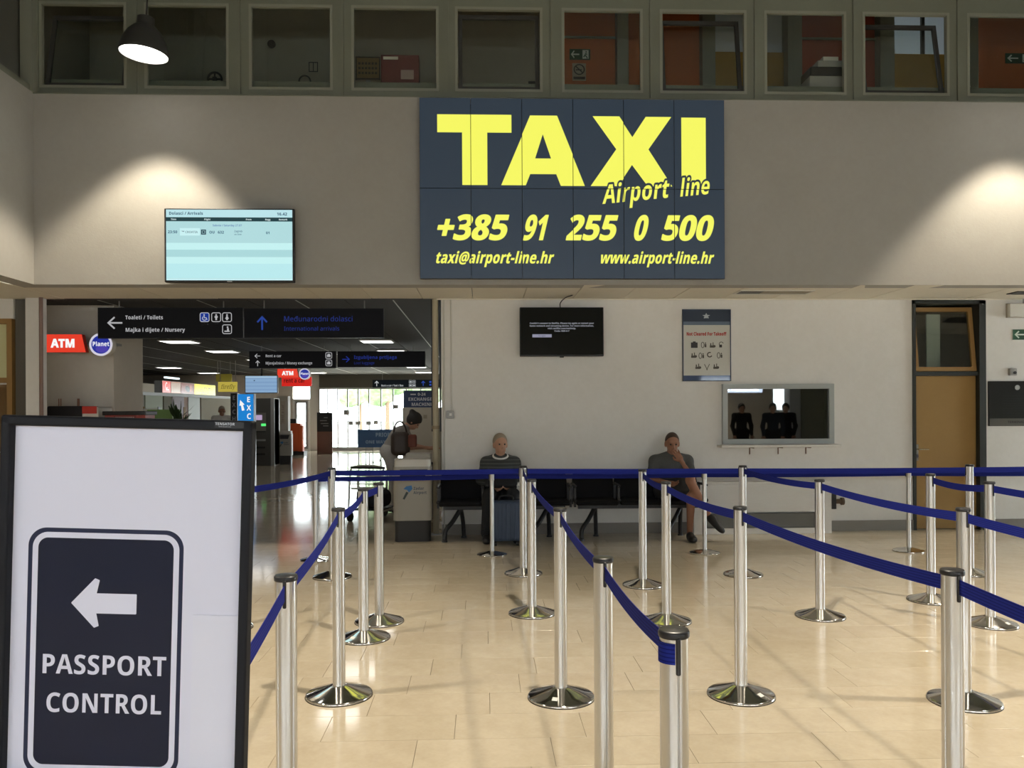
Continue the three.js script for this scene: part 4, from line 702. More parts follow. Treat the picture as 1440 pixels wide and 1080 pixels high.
// ------------------------------------------------------------------ shops along the left of the corridor
{
  const X = -8.25, sec = (u0, u1, m, lab, v0 = 0, tex) => {
    const z0 = onX(u0, 540, X).z, z1 = onX(u1, 540, X).z, y0 = 1.98, y1 = 2.3, t = thing('shop_light_box', lab, 'sign', V(X, (y0 + y1) / 2, (z0 + z1) / 2));
    mesh('box', cbox(0.2, y1 - y0, z0 - z1 - 0.01, -0.1, 0, 0), M.greyMetal, t);
    mesh('lit_face', plane(z0 - z1 - 0.03, y1 - y0 - 0.02).rotateY(Math.PI / 2).translate(0.003, 0, 0), glow(tex, m), t);
  };
  const flat = (c, f) => canv(256, 128, (g, w, h) => { g.fillStyle = c; g.fillRect(0, 0, w, h); f && f(g, w, h); });
  sec(228, 240, 0.9, 'red lit shop sign panel with a white emblem', 0, flat('#e0483a', (g) => { g.strokeStyle = '#fff'; g.lineWidth = 12; g.beginPath(); g.arc(128, 50, 32, 0.6, 5.4); g.stroke(); g.fillRect(0, 0, 0, 0); g.fillStyle = '#fff'; g.fillRect(110, 88, 90, 14); }));
  sec(240, 254, 0.7, 'beige lit shop sign panel between two red panels', 0, flat('#b7977d', (g, w, h) => { g.strokeStyle = '#d8754e'; g.lineWidth = 10; g.strokeRect(0, 0, w, h); }));
  sec(254, 273, 0.6, 'brown red lit shop sign panel beside the yellow one', 0, flat('#8f3a26', (g) => { g.fillStyle = '#2c1712'; g.beginPath(); g.ellipse(130, 70, 50, 34, 0.4, 0, 7); g.fill(); g.fillStyle = '#c05f40'; g.fillRect(170, 20, 40, 80); }));
  sec(273, 303, 1.0, 'bright yellow lit shop sign panel with small dark lettering', 0, flat('#ffe81c', (g) => { g.fillStyle = '#5c4d10'; g.fillRect(110, 40, 40, 8); g.fillRect(160, 38, 30, 10); g.fillRect(70, 62, 30, 8); g.fillRect(84, 92, 34, 8); g.fillRect(150, 92, 26, 8); }));
  const w = struct('wall_shop', 'shop fronts with pale panels along the corridor', 'wall');
  const zA = onX(195, 560, X).z + 2, zB = onX(330, 560, X).z;
  mesh('fascia', box(X - 0.25, X - 0.02, 1.9, 1.98, zB, zA), M.greyMetal, w);
  mesh('back_wall', box(X - 2.6, X - 2.5, 0, 2.4, zB - 4, zA), M.wallGrey, w);
  for (const [u0, u1, m] of [[196, 206, M.offWhite], [208, 232, std(lin(0.42, 0.48, 0.34), 0.6)], [234, 245, std(lin(0.2, 0.19, 0.12), 0.7)], [246, 262, std(lin(0.5, 0.44, 0.5), 0.6)], [262, 267, std(lin(0.4, 0.25, 0.18), 0.7)], [268, 284, std(lin(0.55, 0.6, 0.55), 0.5)], [286, 330, std(lin(0.36, 0.33, 0.25), 0.8)]])
    mesh('shop_panel', box(X - 0.14, X - 0.06, 0, 1.9, onX(u1, 560, X).z, onX(u0, 560, X).z), m, w);
  for (const [u, c] of [[203, M.ochreFrame], [225, M.black], [261, M.ochreFrame]]) mesh('poster_strip', box(X - 0.06, X - 0.045, 1.1, 1.62, onX(u + 3, 560, X).z, onX(u, 560, X).z), c, w);
  mesh('fluorescent_tube', box(X + 0.3, X + 0.36, 2.33, 2.37, onX(220, 515, X).z - 0.6, onX(220, 515, X).z + 0.3), glowC(lin(0.8, 0.95, 1), 2), w);
}
{ // yellow hanging banners
  const a = at(320, 540, 22), r = rectZ(307, 537, 334, 551, a.z), t = thing('yellow_banner', 'muted yellow shop banner with thin dark script', 'sign', V(r.cx, r.cy, a.z));
  mesh('board', cbox(r.w, r.h, 0.04), std(lin(0.5, 0.45, 0.1), 0.6), t);
  mesh('lit_face', plane(r.w, r.h, 0, 0, 0.021), glow(canv(256, 128, (g, w, h) => { g.fillStyle = '#b3a243'; g.fillRect(0, 0, w, h); g.fillStyle = '#4a431c'; g.font = 'italic 74px serif'; g.fillText('firefly', 34, 88, 190); })), t);
  const r2 = rectZ(304, 526, 326, 536.5, a.z - 0.3); const t2 = thing('yellow_banner', 'plain dim yellow panel above the script banner', 'sign', V(r2.cx, r2.cy, a.z - 0.3)); mesh('board', cbox(r2.w, r2.h, 0.04), std(lin(0.7, 0.62, 0.1), 0.6), t2);
  for (const s of [-1, 1]) { mesh('hanger', cyl(0.008, 0.008, YC - r.y1, s * r.w * 0.4, (YC - r.cy + r.h / 2) / 2, 0, 6), M.greyMetal, t); mesh('hanger', cyl(0.008, 0.008, YC - r2.y1, s * r2.w * 0.4, (YC - r2.cy + r2.h / 2) / 2, 0, 6), M.greyMetal, t2); }
}
{ // exchange totems, monitor
  const z = -20.2; let r = rectZ(324.5, 553, 334, 700, z), t = thing('exchange_totem', 'slim black totem with vertical white exchange lettering', 'sign', V(r.cx, 0, z));
  mesh('body', cbox(r.w, r.y1, 0.2, 0, r.y1 / 2, -0.1), M.blackPlastic, t);
  mesh('print', plane(r.w, 0.75, 0, r.y1 - 0.375, 0.001), print(canv(96, 420, (g, w, h) => { g.fillStyle = '#1a1c20'; g.fillRect(0, 0, w, h); g.fillStyle = '#9a9aa0'; g.font = 'bold 84px sans-serif'; g.textAlign = 'center'; [...'EXCH'].forEach((c, i) => g.fillText(c, 48, 92 + i * 96)); })), t);
  r = rectZ(334.5, 554, 357, 700, z + 0.3); t = thing('exchange_totem', 'bright blue lit exchange totem with a white arrow', 'sign', V(r.cx, 0, z + 0.3));
  mesh('body', cbox(r.w, r.y1 - 0.66, 0.2, 0, (r.y1 - 0.66) / 2, -0.1), M.blackPlastic, t);
  mesh('lit_box', cbox(r.w, 0.66, 0.2, 0, r.y1 - 0.33, -0.1), M.blueSign, t);
  mesh('lit_face', plane(r.w - 0.01, 0.65, 0, r.y1 - 0.33, 0.002), glow(canv(200, 330, (g, w, h) => { g.fillStyle = '#1f86d8'; g.fillRect(0, 0, w, h); g.fillStyle = '#fff'; g.font = 'bold 92px sans-serif'; ['E', 'X', 'C'].forEach((c, i) => g.fillText(c, 112, 98 + i * 102)); poly(g, [[30, 70], [88, 128], [66, 130], [86, 196], [52, 204], [40, 138], [20, 142]]); }), 0.9), t);
  r = rectZ(345, 528, 391, 553, -19.6); t = thing('hanging_monitor', 'light blue flight monitor hanging in the corridor', 'monitor', V(r.cx, r.cy, -19.6));
  mesh('casing', rbox(r.w, r.h, 0.08, 0.01, 0, 0, 0), M.black, t); mesh('screen', plane(r.w - 0.03, r.h - 0.03, 0, 0, 0.042), glow(canv(320, 180, (g, w, h) => { g.fillStyle = '#8fb2d6'; g.fillRect(0, 0, w, h); g.fillStyle = '#a9c8e2'; g.fillRect(0, 0, w, 22); g.fillStyle = '#7f9fc6'; g.fillRect(0, 22, w, 8); g.fillStyle = '#84a7cf'; for (let y = 60; y < 180; y += 40) g.fillRect(0, y, w, 18); g.fillStyle = '#22303c'; g.fillRect(84, 44, 12, 10); }), 0.85), t);
  mesh('hanger', cyl(0.02, 0.02, YC - r.y1, 0, (YC - r.cy + r.h / 2) / 2, 0, 8), M.black, t);
}
{ // exchange machine kiosk in the corridor
  const z = -22.6; let r = rectZ(352, 560, 386, 648, z), t = thing('exchange_kiosk', 'dark grey money exchange kiosk with a small green light', 'machine', V(r.cx, 0, z - 0.3));
  mesh('body', rbox(r.w, r.y1, 0.6, 0.02, 0, r.y1 / 2, 0), std(lin(0.07, 0.068, 0.06), 0.5), t);
  mesh('front_panel', cbox(r.w * 0.55, 0.5, 0.03, -r.w * 0.12, 1.2, 0.31), std(lin(0.2, 0.19, 0.17), 0.5), t);
  mesh('screen', plane(r.w * 0.3, 0.14, -r.w * 0.15, 1.32, 0.327), glowC(lin(0.6, 0.45, 0.7), 0.7), t);
  mesh('green_light', plane(0.13, 0.07, r.w * 0.06, 1.12, 0.327), glowC(lin(0.1, 0.9, 0.2), 1), t);
  for (const y of [0.95, 0.7, 0.5, 0.32]) mesh('slot', cbox(r.w * 0.5, 0.05, 0.02, -r.w * 0.12, y, 0.305), y === 0.7 ? M.greyMetal : M.black, t);
  mesh('side_cover', cbox(0.1, r.y1, 0.5, r.w / 2 - 0.05, r.y1 / 2, 0.06), M.greyMetal, t);
  r = rectZ(389, 557, 404, 640, -25); t = thing('sign_pillar', 'pale slim pillar with faint vertical lettering beside the kiosk', 'pillar', V(r.cx, 0, -25.1)); mesh('body', cbox(r.w, r.y1, 0.3, 0, r.y1 / 2, -0.15), M.offWhite, t);
  mesh('print', plane(r.w * 0.5, 0.7, 0, r.y1 - 0.5, 0.002), print(canv(64, 256, (g, w, h) => { g.fillStyle = '#c6beb0'; g.fillRect(0, 0, w, h); g.save(); g.translate(46, 236); g.rotate(-Math.PI / 2); g.fillStyle = '#8f7f74'; g.font = '46px sans-serif'; g.fillText('rent a car', 0, 0, 220); g.restore(); })), t);
  // car rental booth sign, desk
  r = rectZ(396, 530, 438, 543, -25.2); t = thing('car_rental_sign', 'red rental sign with dark lettering below the far cash machine sign', 'sign', V(r.cx, r.cy, -25.2)); mesh('box', cbox(r.w, r.h, 0.12, 0, 0, -0.07), M.red, t);
  mesh('lit_face', plane(r.w, r.h, 0, 0, -0.008), glow(canv(320, 100, (g, w, h) => { g.fillStyle = '#e02a22'; g.fillRect(0, 0, w, h); g.fillStyle = '#43100d'; g.font = 'bold 66px sans-serif'; g.fillText('rent a car', 20, 62, 230); }), 0.8), t);
  for (const s of [-1, 1]) mesh('hanger', cyl(0.012, 0.012, YC - r.y1, s * r.w * 0.4, (YC - r.cy + r.h / 2) / 2, -0.07, 6), M.greyMetal, t);
  const p = at(415, 600, 28), d = thing('orange_desk', 'orange rental desk with a dark swivel chair before the glass door', 'desk', V(p.x, 0, p.z));
  mesh('front', rbox(0.55, 0.95, 0.4, 0.04, -0.05, 0.6, 0), M.orange, d); mesh('leg', rbox(0.16, 1.0, 0.3, 0.04, 0.22, 0.5, 0.06), M.orange, d); mesh('base', cbox(0.7, 0.12, 0.5, 0, 0.06, 0), M.black, d); mesh('terminal', rbox(0.2, 0.16, 0.1, 0.01, -0.05, 1.15, 0), M.black, d); mesh('chair_back', rbox(0.3, 0.55, 0.08, 0.04, -0.2, 0.5, 0.26), M.black, d);
  r = rectZ(446, 580, 467.5, 632, -28.6); t = thing('notice_stand', 'notice stand with black upper half and red brown lower half', 'stand', V(r.cx, 0, -28.6)); mesh('upper_board', cbox(r.w, r.y1 * 0.46, 0.06, 0, r.y1 * 0.77, 0), M.black, t);
  mesh('lower_board', cbox(r.w, r.y1 * 0.54, 0.06, 0, r.y1 * 0.27, 0), std(lin(0.16, 0.085, 0.065), 0.6), t);
  mesh('print', plane(r.w * 0.8, r.y1 * 0.3, 0, r.y1 * 0.78, 0.031), print(canv(160, 128, (g, w, h) => { g.fillStyle = '#1a1b1d'; g.fillRect(0, 0, w, h); g.fillStyle = '#8c8c8c'; for (const [x, y, q] of [[70, 20, 50], [20, 50, 90], [30, 80, 100], [60, 104, 70]]) g.fillRect(x, y, q, 8); })), t);
}
// ------------------------------------------------------------------ exchange machine and things at the corridor mouth
{
  const z = -13.6; let r = rectZ(566, 573, 607, 700, z), t = thing('exchange_machine', 'tall pale exchange machine under a blue sign at the corridor mouth', 'machine', V(r.cx, 0, z - 0.35));
  mesh('body', rbox(r.w + 0.14, r.y1, 0.7, 0.015, 0.07, r.y1 / 2, 0), std(lin(0.5, 0.46, 0.38), 0.5), t);
  const s = rectZ(567, 549, 612, 573.5, z); mesh('sign_box', cbox(s.w, s.h, 0.4, s.cx - r.cx, s.cy, 0.1), M.blueSign, t);
  mesh('sign_face', plane(s.w, s.h, s.cx - r.cx, s.cy, 0.302), print(canv(360, 200, (g, w, h) => { g.fillStyle = '#243a60'; g.fillRect(0, 0, w, h); g.fillStyle = '#d2d5da'; g.font = 'bold 46px sans-serif'; g.fillText('0-24', 160, 60); g.fillRect(78, 38, 62, 14); g.font = 'bold 52px sans-serif'; g.fillText('EXCHANGE', 52, 118, 340); g.fillText('MACHINE', 88, 178, 300); })), t);
  for (const u of [586, 598]) { const k = onZ(u, 586, z); mesh('panel_mark', cbox(0.06, 0.06, 0.006, k.x - r.cx, k.y, 0.352), std(lin(0.33, 0.29, 0.22), 0.6), t); }
  // blue crowd barrier board
  const zb = -15; r = rectZ(503, 604, 556, 629, zb); t = thing('barrier_board', 'blue lettered board on a barred metal stand', 'sign', V(r.cx, 0, zb));
  mesh('board', cbox(r.w, r.h, 0.03, 0, r.cy, 0), M.blueSign, t);
  mesh('print', plane(r.w - 0.02, r.h - 0.02, 0, r.cy, 0.0155), print(canv(424, 200, (g, w, h) => { g.fillStyle = '#2b527c'; g.fillRect(0, 0, w, h); g.fillStyle = '#93a9c0'; g.font = 'bold 66px sans-serif'; g.fillText('PRIORITY', 200, 80, 260); g.font = 'bold 52px sans-serif'; g.fillText('ONE WAY', 84, 160, 300); })), t);
  for (let i = 0; i < 6; i++) { const x = -r.w / 2 + 0.02 + i * (r.w - 0.04) / 5; mesh('bar', join(cyl(0.008, 0.008, r.y0, x, r.y0 / 2, 0, 6), new THREE.SphereGeometry(0.02, 8, 6).translate(x, r.y0 - 0.36 + i * 0.04, 0)), M.greyMetal, t); }
  mesh('foot_rail', cbox(r.w, 0.03, 0.3, 0, 0.015, 0), M.greyMetal, t);
  // luggage trolley
  const p = at(521, 700, 11.1); t = thing('luggage_trolley', 'dark luggage trolley with a steel bar frame beside the litter bin', 'trolley', V(p.x, 0, p.z), -0.3); t.scale.set(0.82, 0.72, 0.82);
  mesh('frame', join(tube([V(-0.3, 0.2, 0.2), V(-0.28, 0.9, 0.16), V(-0.28, 1.0, 0.1), V(0.28, 1.0, 0.1), V(0.28, 0.9, 0.16), V(0.3, 0.2, 0.2)], 0.016, 60), tube([V(-0.28, 0.2, 0.2), V(-0.12, 0.16, -0.6), V(0.12, 0.16, -0.6), V(0.28, 0.2, 0.2)], 0.016, 40)), M.aluDull, t);
  mesh('basket', join(...[0.62, 0.7, 0.78, 0.86].map((y) => rod(V(-0.28, y, 0.16), V(0.28, y, 0.16), 0.008)), cbox(0.54, 0.02, 0.22, 0, 0.6, 0.05), ring4(0.54, 0.24, 0.02, 0.02, 0, 0.72, -0.06)), M.aluDull, t);
  mesh('deck', cbox(0.5, 0.02, 0.7, 0, 0.22, -0.15), M.blackPlastic, t); mesh('handle', rod(V(-0.3, 1.0, 0.1), V(0.3, 1.0, 0.1), 0.024), M.black, t);
  for (const [x, zz] of [[-0.27, 0.2], [0.27, 0.2], [0, -0.58]]) mesh('wheel', cyl(0.09, 0.09, 0.04, 0, 0, 0, 18).rotateZ(Math.PI / 2).translate(x, 0.09, zz), M.black, t);
  one('dark_holdall', 'dark fabric holdall lying on the luggage trolley', 'bag', rbox(0.4, 0.24, 0.4, 0.09, 0, 0.12, 0, 4), M.darkCloth, V(p.x + 0.03, 0.168, p.z - 0.12)).rotation.y = -0.3;
}
// litter bins
function bin(label, x, z, turn, k = 1) {
  const t = thing('litter_bin', label, 'bin', V(x, 0, z), turn), w = 0.44 * k, h = 0.93 * k;
  const prof = (y0, y1, g) => { const s = new THREE.Shape(); const rw = w / 2, rd = 0.2 * k, c = 0.07; s.moveTo(-rw + c, -rd); s.lineTo(rw - c, -rd); s.quadraticCurveTo(rw, -rd, rw, -rd + c); s.lineTo(rw, rd - c); s.quadraticCurveTo(rw, rd, rw - c, rd); s.lineTo(-rw + c, rd); s.quadraticCurveTo(-rw, rd, -rw, rd - c); s.lineTo(-rw, -rd + c); s.quadraticCurveTo(-rw, -rd, -rw + c, -rd); return new THREE.ExtrudeGeometry(s, { depth: y1 - y0, bevelEnabled: false }).rotateX(-Math.PI / 2).translate(0, y0, 0); };
  mesh('base', prof(0, 0.24 * k).scale(0.92, 1, 0.92), M.binDark, t);
  mesh('body', prof(0.24 * k, h - 0.08), M.binBody, t);
  mesh('lid', prof(h - 0.08, h).scale(0.94, 1, 0.94), M.offWhite, t);
  const o = new THREE.Shape([new THREE.Vector2(-0.16, 0), new THREE.Vector2(0.11, 0), new THREE.Vector2(0.15, 0.11), new THREE.Vector2(-0.16, 0.11)].map((p) => p.multiplyScalar(k)));
  mesh('opening', new THREE.ExtrudeGeometry(o, { depth: 0.006, bevelEnabled: false }).translate(0.02, h - 0.22 * k, 0.2 * k), M.black, t);
  mesh('logo', plane(0.3 * k, 0.2 * k, 0.02, h - 0.36 * k, 0.2 * k + 0.002), print(canv(300, 200, (g, W, H) => {
    g.fillStyle = '#a19d92'; g.fillRect(0, 0, W, H); g.fillStyle = '#2d6ea8'; poly(g, [[30, 70], [60, 40], [120, 30], [130, 70], [90, 110], [70, 80]]); g.fillStyle = '#2b3c3c'; poly(g, [[60, 100], [85, 112], [40, 190], [20, 180]]);
    g.fillStyle = '#3c4b5c'; g.font = 'bold 44px sans-serif'; g.fillText('Zadar', 140, 80, 140); g.fillText('Airport', 140, 128, 150);
  })), t);
  return t;
}
{ const p = at(581, 700, 9.45); bin('pale litter bin with dark base and airport logo by the steel pole', p.x, p.z, 0.05); const q = at(400, 640, 23.2); bin('distant pale litter bin with bird logo next to the exchange kiosk', q.x, q.z, 0.1); }
// ------------------------------------------------------------------ belt stanchions
const POST_H = 0.98;
const SG = (() => {
  const tubeGeo = (r, h, y0, grooves) => {                      // extruded tube with four belt grooves
    const s = new THREE.Shape(), n = 64;
    for (let i = 0; i < n; i++) { const a = i / n * Math.PI * 2, k = grooves && (i % 16 === 0) ? 0.86 : grooves && (i % 16 === 1 || i % 16 === 15) ? 0.985 : 1; s[i ? 'lineTo' : 'moveTo'](Math.cos(a) * r * k, Math.sin(a) * r * k); }
    return new THREE.ExtrudeGeometry(s, { depth: h, bevelEnabled: false, curveSegments: 1 }).rotateX(-Math.PI / 2).translate(0, y0, 0);
  };
  const smooth = (g, r) => { g = noIdx(g); const p = g.attributes.position, n = g.attributes.normal; for (let i = 0; i < p.count; i++) if (Math.abs(n.getY(i)) < 0.5) { const x = p.getX(i), z = p.getZ(i), l = Math.hypot(x, z); if (l > r * 0.99) n.setXYZ(i, x / l, 0, z / l); } return g; };
  return {
    base: lathe([[0, 0], [0.17, 0], [0.172, 0.004], [0.172, 0.011], [0.166, 0.016], [0.12, 0.03], [0.07, 0.047], [0.045, 0.056], [0.038, 0.058], [0, 0.058]], 64),
    foot: lathe([[0.168, -0.0], [0.1735, 0.0], [0.1735, 0.0045], [0.168, 0.0045]], 48),
    post: smooth(tubeGeo(0.0325, POST_H - 0.072, 0.054, true), 0.0325),
    cap: lathe([[0, POST_H - 0.018], [0.034, POST_H - 0.018], [0.036, POST_H - 0.015], [0.036, POST_H - 0.006], [0.033, POST_H], [0, POST_H + 0.001]], 40),
    clip: join(rbox(0.011, 0.085, 0.01, 0.004, 0, POST_H - 0.055, 0.0345)),
    thinBase: lathe([[0, 0], [0.153, 0], [0.155, 0.004], [0.155, 0.009], [0.148, 0.013], [0.1, 0.024], [0.05, 0.036], [0.026, 0.04], [0, 0.04]], 48),
    thinPost: cyl(0.022, 0.022, 0.8, 0, 0.435, 0, 28), thinCollar: lathe([[0.0225, 0.765], [0.0265, 0.765], [0.0265, 0.85], [0.02, 0.855], [0, 0.855]], 28),
  };
})();
const stickerWhite = std(lin(0.7, 0.7, 0.66), 0.5);
const POSTS = {};
function stanchion(id, u, vTop, label, opt = {}) {
  let x, z;
  if (opt.xz) [x, z] = opt.xz;
  else { const d = opt.d || (EYE - POST_H) * F / (vTop - horizon(u)), p = at(u, horizon(u), d); x = p.x; z = p.z; }
  const t = thing('belt_stanchion', label, 'stanchion', V(x, 0, z), 0, opt.group);
  if (opt.thin) {
    mesh('base', SG.thinBase, M.chrome, t); mesh('post', SG.thinPost, M.alu, t); mesh('collar', SG.thinCollar, M.aluDull, t);
  } else {
    mesh('base', SG.base, M.chrome, t); mesh('rubber_ring', SG.foot, M.black, t); mesh('post', SG.post, M.alu, t).rotation.y = opt.turn || 0.3; mesh('cap', SG.cap, M.blackPlastic, t);
    for (const [a, m] of opt.stick || []) { const g = cbox(0.03, 0.001, 0.026).rotateX(0.34).translate(0, 0.032, 0.118).rotateY(a); mesh('sticker', g, m, t); }
  }
  POSTS[id] = { x, z, t, thin: opt.thin }; return t;
}
function beltGeo(pts, w = 0.047, th = 0.0022) {                   // ribbon standing on edge along a path of [x, y, z]
  const pos = [], uv = [], idx = []; let len = 0;
  const n = pts.length;
  for (let i = 0; i < n; i++) {
    const a = pts[Math.max(0, i - 1)], b = pts[Math.min(n - 1, i + 1)], dx = b.x - a.x, dz = b.z - a.z, l = Math.hypot(dx, dz) || 1, nx = -dz / l * th / 2, nz = dx / l * th / 2;
    if (i) len += pts[i].distanceTo(pts[i - 1]);
    for (const [sy, sn] of [[1, 1], [-1, 1], [-1, -1], [1, -1]]) { pos.push(pts[i].x + nx * sn, pts[i].y + sy * w / 2, pts[i].z + nz * sn); uv.push(len * 3, sy > 0 ? 1 : 0); }
    if (i) for (let k = 0; k < 4; k++) { const p = (i - 1) * 4 + k, q = (i - 1) * 4 + (k + 1) % 4; idx.push(p, q, p + 4, q, q + 4, p + 4); }
  }
  idx.push(0, 3, 2, 0, 2, 1); const e = (n - 1) * 4; idx.push(e, e + 1, e + 2, e, e + 2, e + 3);
  const g = new THREE.BufferGeometry(); g.setAttribute('position', new THREE.Float32BufferAttribute(pos, 3)); g.setAttribute('uv', new THREE.Float32BufferAttribute(uv, 2)); g.setIndex(idx);
  const f = g.toNonIndexed(); f.computeVertexNormals(); return f;
}
const BELT = phys({ color: lin(0.017, 0.027, 0.24), roughness: 0.8, specularIntensity: 0.2, map: canv(32, 128, (g) => { g.fillStyle = '#fff'; g.fillRect(0, 0, 32, 128); g.fillStyle = '#b9b9c4'; for (let y = 6; y < 128; y += 25) g.fillRect(0, y, 32, 7); }) });
BELT.map.wrapS = THREE.RepeatWrapping;
function belt(a, b, label, sag = 0.02) {                         // the belt runs out of post a and clips to post b
  const A = POSTS[a], B = POSTS[b], ya = A.thin ? 0.806 : POST_H - 0.05, yb = B.thin ? 0.806 : POST_H - 0.05, dir = V(B.x - A.x, 0, B.z - A.z).normalize(), ra = A.thin ? 0.024 : 0.034, rb = B.thin ? 0.024 : 0.034;
  const s = V(dir.x * ra, ya, dir.z * ra), e = V(B.x - A.x - dir.x * rb, yb, B.z - A.z - dir.z * rb), pts = [];
  for (let i = 0; i <= 16; i++) { const k = i / 16, p = s.clone().lerp(e, k); p.y -= sag * 4 * k * (1 - k); pts.push(p); }
  one('barrier_belt', label, 'belt', beltGeo(pts), BELT, V(A.x, 0, A.z));
  const ang = Math.atan2(dir.x, dir.z);
  if (!A.thin) mesh('belt_clip', SG.clip, M.blackPlastic, A.t).rotation.y = ang;
  if (!B.thin) mesh('belt_clip', SG.clip, M.blackPlastic, B.t).rotation.y = ang + Math.PI;
  if (A.thin) mesh('belt_clip', rbox(0.014, 0.06, 0.012, 0.004, 0, 0.806, 0.026), M.blackPlastic, A.t).rotation.y = ang;
}
{
  const L1 = 'chrome belt stanchion in the line behind the passport sign', st = (a) => [[a, stickerWhite]];
  const order = ['first', 'second', 'third', 'fourth', 'fifth'];
  stanchion('S0', 172, 0, 'chrome belt stanchion holding up the passport control sign', { d: 1.06 });
  stanchion('S1', 401, 808, 'chrome belt stanchion next to the passport control sign, belts on both sides', { turn: 0.9 });
  stanchion('S2', 475, 714, 'chrome belt stanchion second from the passport sign along its belt', { stick: [] });
  stanchion('S3', 510, 686.5, 'front one of two chrome stanchions standing base to base by the litter bin', { turn: 0.7, stick: [[-0.5, stickerWhite]] });
  stanchion('S4', 532, 678.6, 'rear one of two chrome stanchions standing base to base by the litter bin');
  stanchion('S5', 466, 657.5, 'chrome belt stanchion at the corridor end of the back row', { turn: 0.2 });
  stanchion('S7', 946, 884, 'belt stanchion farthest from the seated woman in the line that starts before her', { turn: 0.1 });
  stanchion('S8', 847, 783, 'fourth belt stanchion counted from the seated woman along her line', { turn: 0.15 });
  stanchion('S9', 787, 714, 'third stanchion from the seated woman, with a white sticker on its base', { stick: st(-0.35), turn: 0.2 });
  stanchion('S10', 747, 674, 'second belt stanchion from the seated woman in the line towards the viewer');
  stanchion('S11', 735, 655, 'chrome belt stanchion of the back row just before the seated woman');
  stanchion('S13', 903, 660, 'belt stanchion beginning the line before the seated man');
  stanchion('S14', 936, 677, 'second belt stanchion in the line before the seated man');
  stanchion('S16', 1040, 712, 'third stanchion of the seated man\'s line with a white sticker on its base', { stick: st(0.65), turn: 0.5 });
  stanchion('S19', 1338, 800, 'fourth belt stanchion of the line that starts before the seated man', { turn: 0.35 });
  stanchion('S17', 1044, 654.5, 'back row belt stanchion under the service window');
  stanchion('S18', 1152, 674, 'belt stanchion standing alone before the radiator cabinet', { turn: 0.5 });
  stanchion('S20', 1354, 714, 'third belt stanchion in the line from under the service window', { turn: 0.7 });
  stanchion('S22', 1308, 666, 'first belt stanchion of the short line before the ochre door');
  stanchion('S24', 1391, 677, 'second belt stanchion of the short line before the ochre door, sticker on base', { stick: [[0.5, stickerWhite]] });
  stanchion('S23', 1363, 653, 'back row belt stanchion before the ochre door');
  const T1 = { thin: true };
  stanchion('T1', 443, 0, 'slim chrome stanchion before the corridor floor', { ...T1, d: 8.15 });
  stanchion('T2', 691, 0, 'slim chrome stanchion before the seated woman\'s suitcase', { ...T1, d: 8.4 });
  stanchion('T3', 990, 0, 'slim chrome stanchion beside the seated man\'s raised shoe', { ...T1, d: 8.45 });
  stanchion('T4', 1277, 0, 'slim chrome stanchion before the ochre door\'s left edge', { ...T1, d: 8.5 });
  const out = 'belt stanchion closing a belt line beyond the posts in view', og = { group: 'stanchions closing the belt lines' };
  stanchion('X1', 0, 0, out, { ...og, xz: [1.5, -0.95] }); stanchion('X2', 0, 0, out, { ...og, xz: [2.5, -2.3] }); stanchion('X3', 0, 0, out, { ...og, xz: [3.75, -3.9] }); stanchion('X4', 0, 0, out, { ...og, xz: [6.3, -7.4] });
  const h = at(318, 660, 5.6); stanchion('X5', 0, 0, 'belt stanchion hidden behind the passport control sign', { xz: [h.x, h.z] });
  stanchion('X6', 0, 0, 'slim chrome stanchion farthest from the seated woman in the slim row', { thin: true, xz: [6.4, -8.2] });
  for (const [a, b, label, sag] of [
    ['S1', 'S0', 'navy belt reaching from the passport sign to the first free stanchion'],
    ['S2', 'S1', 'navy belt between the first two stanchions behind the passport sign'],
    ['S3', 'S2', 'navy belt leading to the pair of stanchions standing base to base'],
    ['S4', 'S3', 'very short navy belt between the two stanchions standing base to base', 0],
    ['S8', 'S7', 'slack navy belt ending the line that starts before the seated woman'],
    ['S9', 'S8', 'navy belt between third and fourth stanchions counted from the seated woman'],
    ['S10', 'S9', 'navy belt between second and third stanchions counted from the seated woman'],
    ['S11', 'S10', 'short navy belt leaving the back row before the seated woman towards the viewer'],
    ['S14', 'S13', 'short navy belt crossing the seated man\'s legs'],
    ['S16', 'S14', 'navy belt between second and third stanchions of the seated man\'s line'],
    ['S19', 'S16', 'long navy belt between third and fourth stanchions of the seated man\'s line'],
    ['X1', 'S19', 'navy belt leaving the fourth stanchion of the seated man\'s line'],
    ['S18', 'S17', 'navy belt from under the service window to the stanchion before the radiator cabinet'],
    ['S20', 'S18', 'long navy belt from the radiator cabinet stanchion to the next post'],
    ['X2', 'S20', 'navy belt leaving the third stanchion of the service window line'],
    ['S24', 'S22', 'navy belt between the two stanchions of the short line before the ochre door'],
    ['X3', 'S24', 'navy belt leaving the second stanchion of the short ochre door line'],
    ['S5', 'X5', 'navy belt from the corridor end of the back row towards the passport sign'],
    ['S11', 'S5', 'long navy back row belt passing before the litter bin', 0.003],
    ['S17', 'S11', 'long navy back row belt passing before the benches', 0.003],
    ['S23', 'S17', 'long navy back row belt passing before the ochre door\'s left edge', 0.003],
    ['X4', 'S23', 'navy back row belt passing before the ochre door\'s right edge', 0.003],
    ['T2', 'T1', 'lower navy belt of the slim posts, before the litter bin', 0.006],
    ['T3', 'T2', 'lower navy belt of the slim posts, before the benches', 0.006],
    ['T4', 'T3', 'lower navy belt of the slim posts, before the radiator cabinet', 0.006],
    ['X6', 'T4', 'lower navy belt of the slim posts, before the ochre door', 0.006],
  ]) belt(a, b, label, sag ?? 0.02);
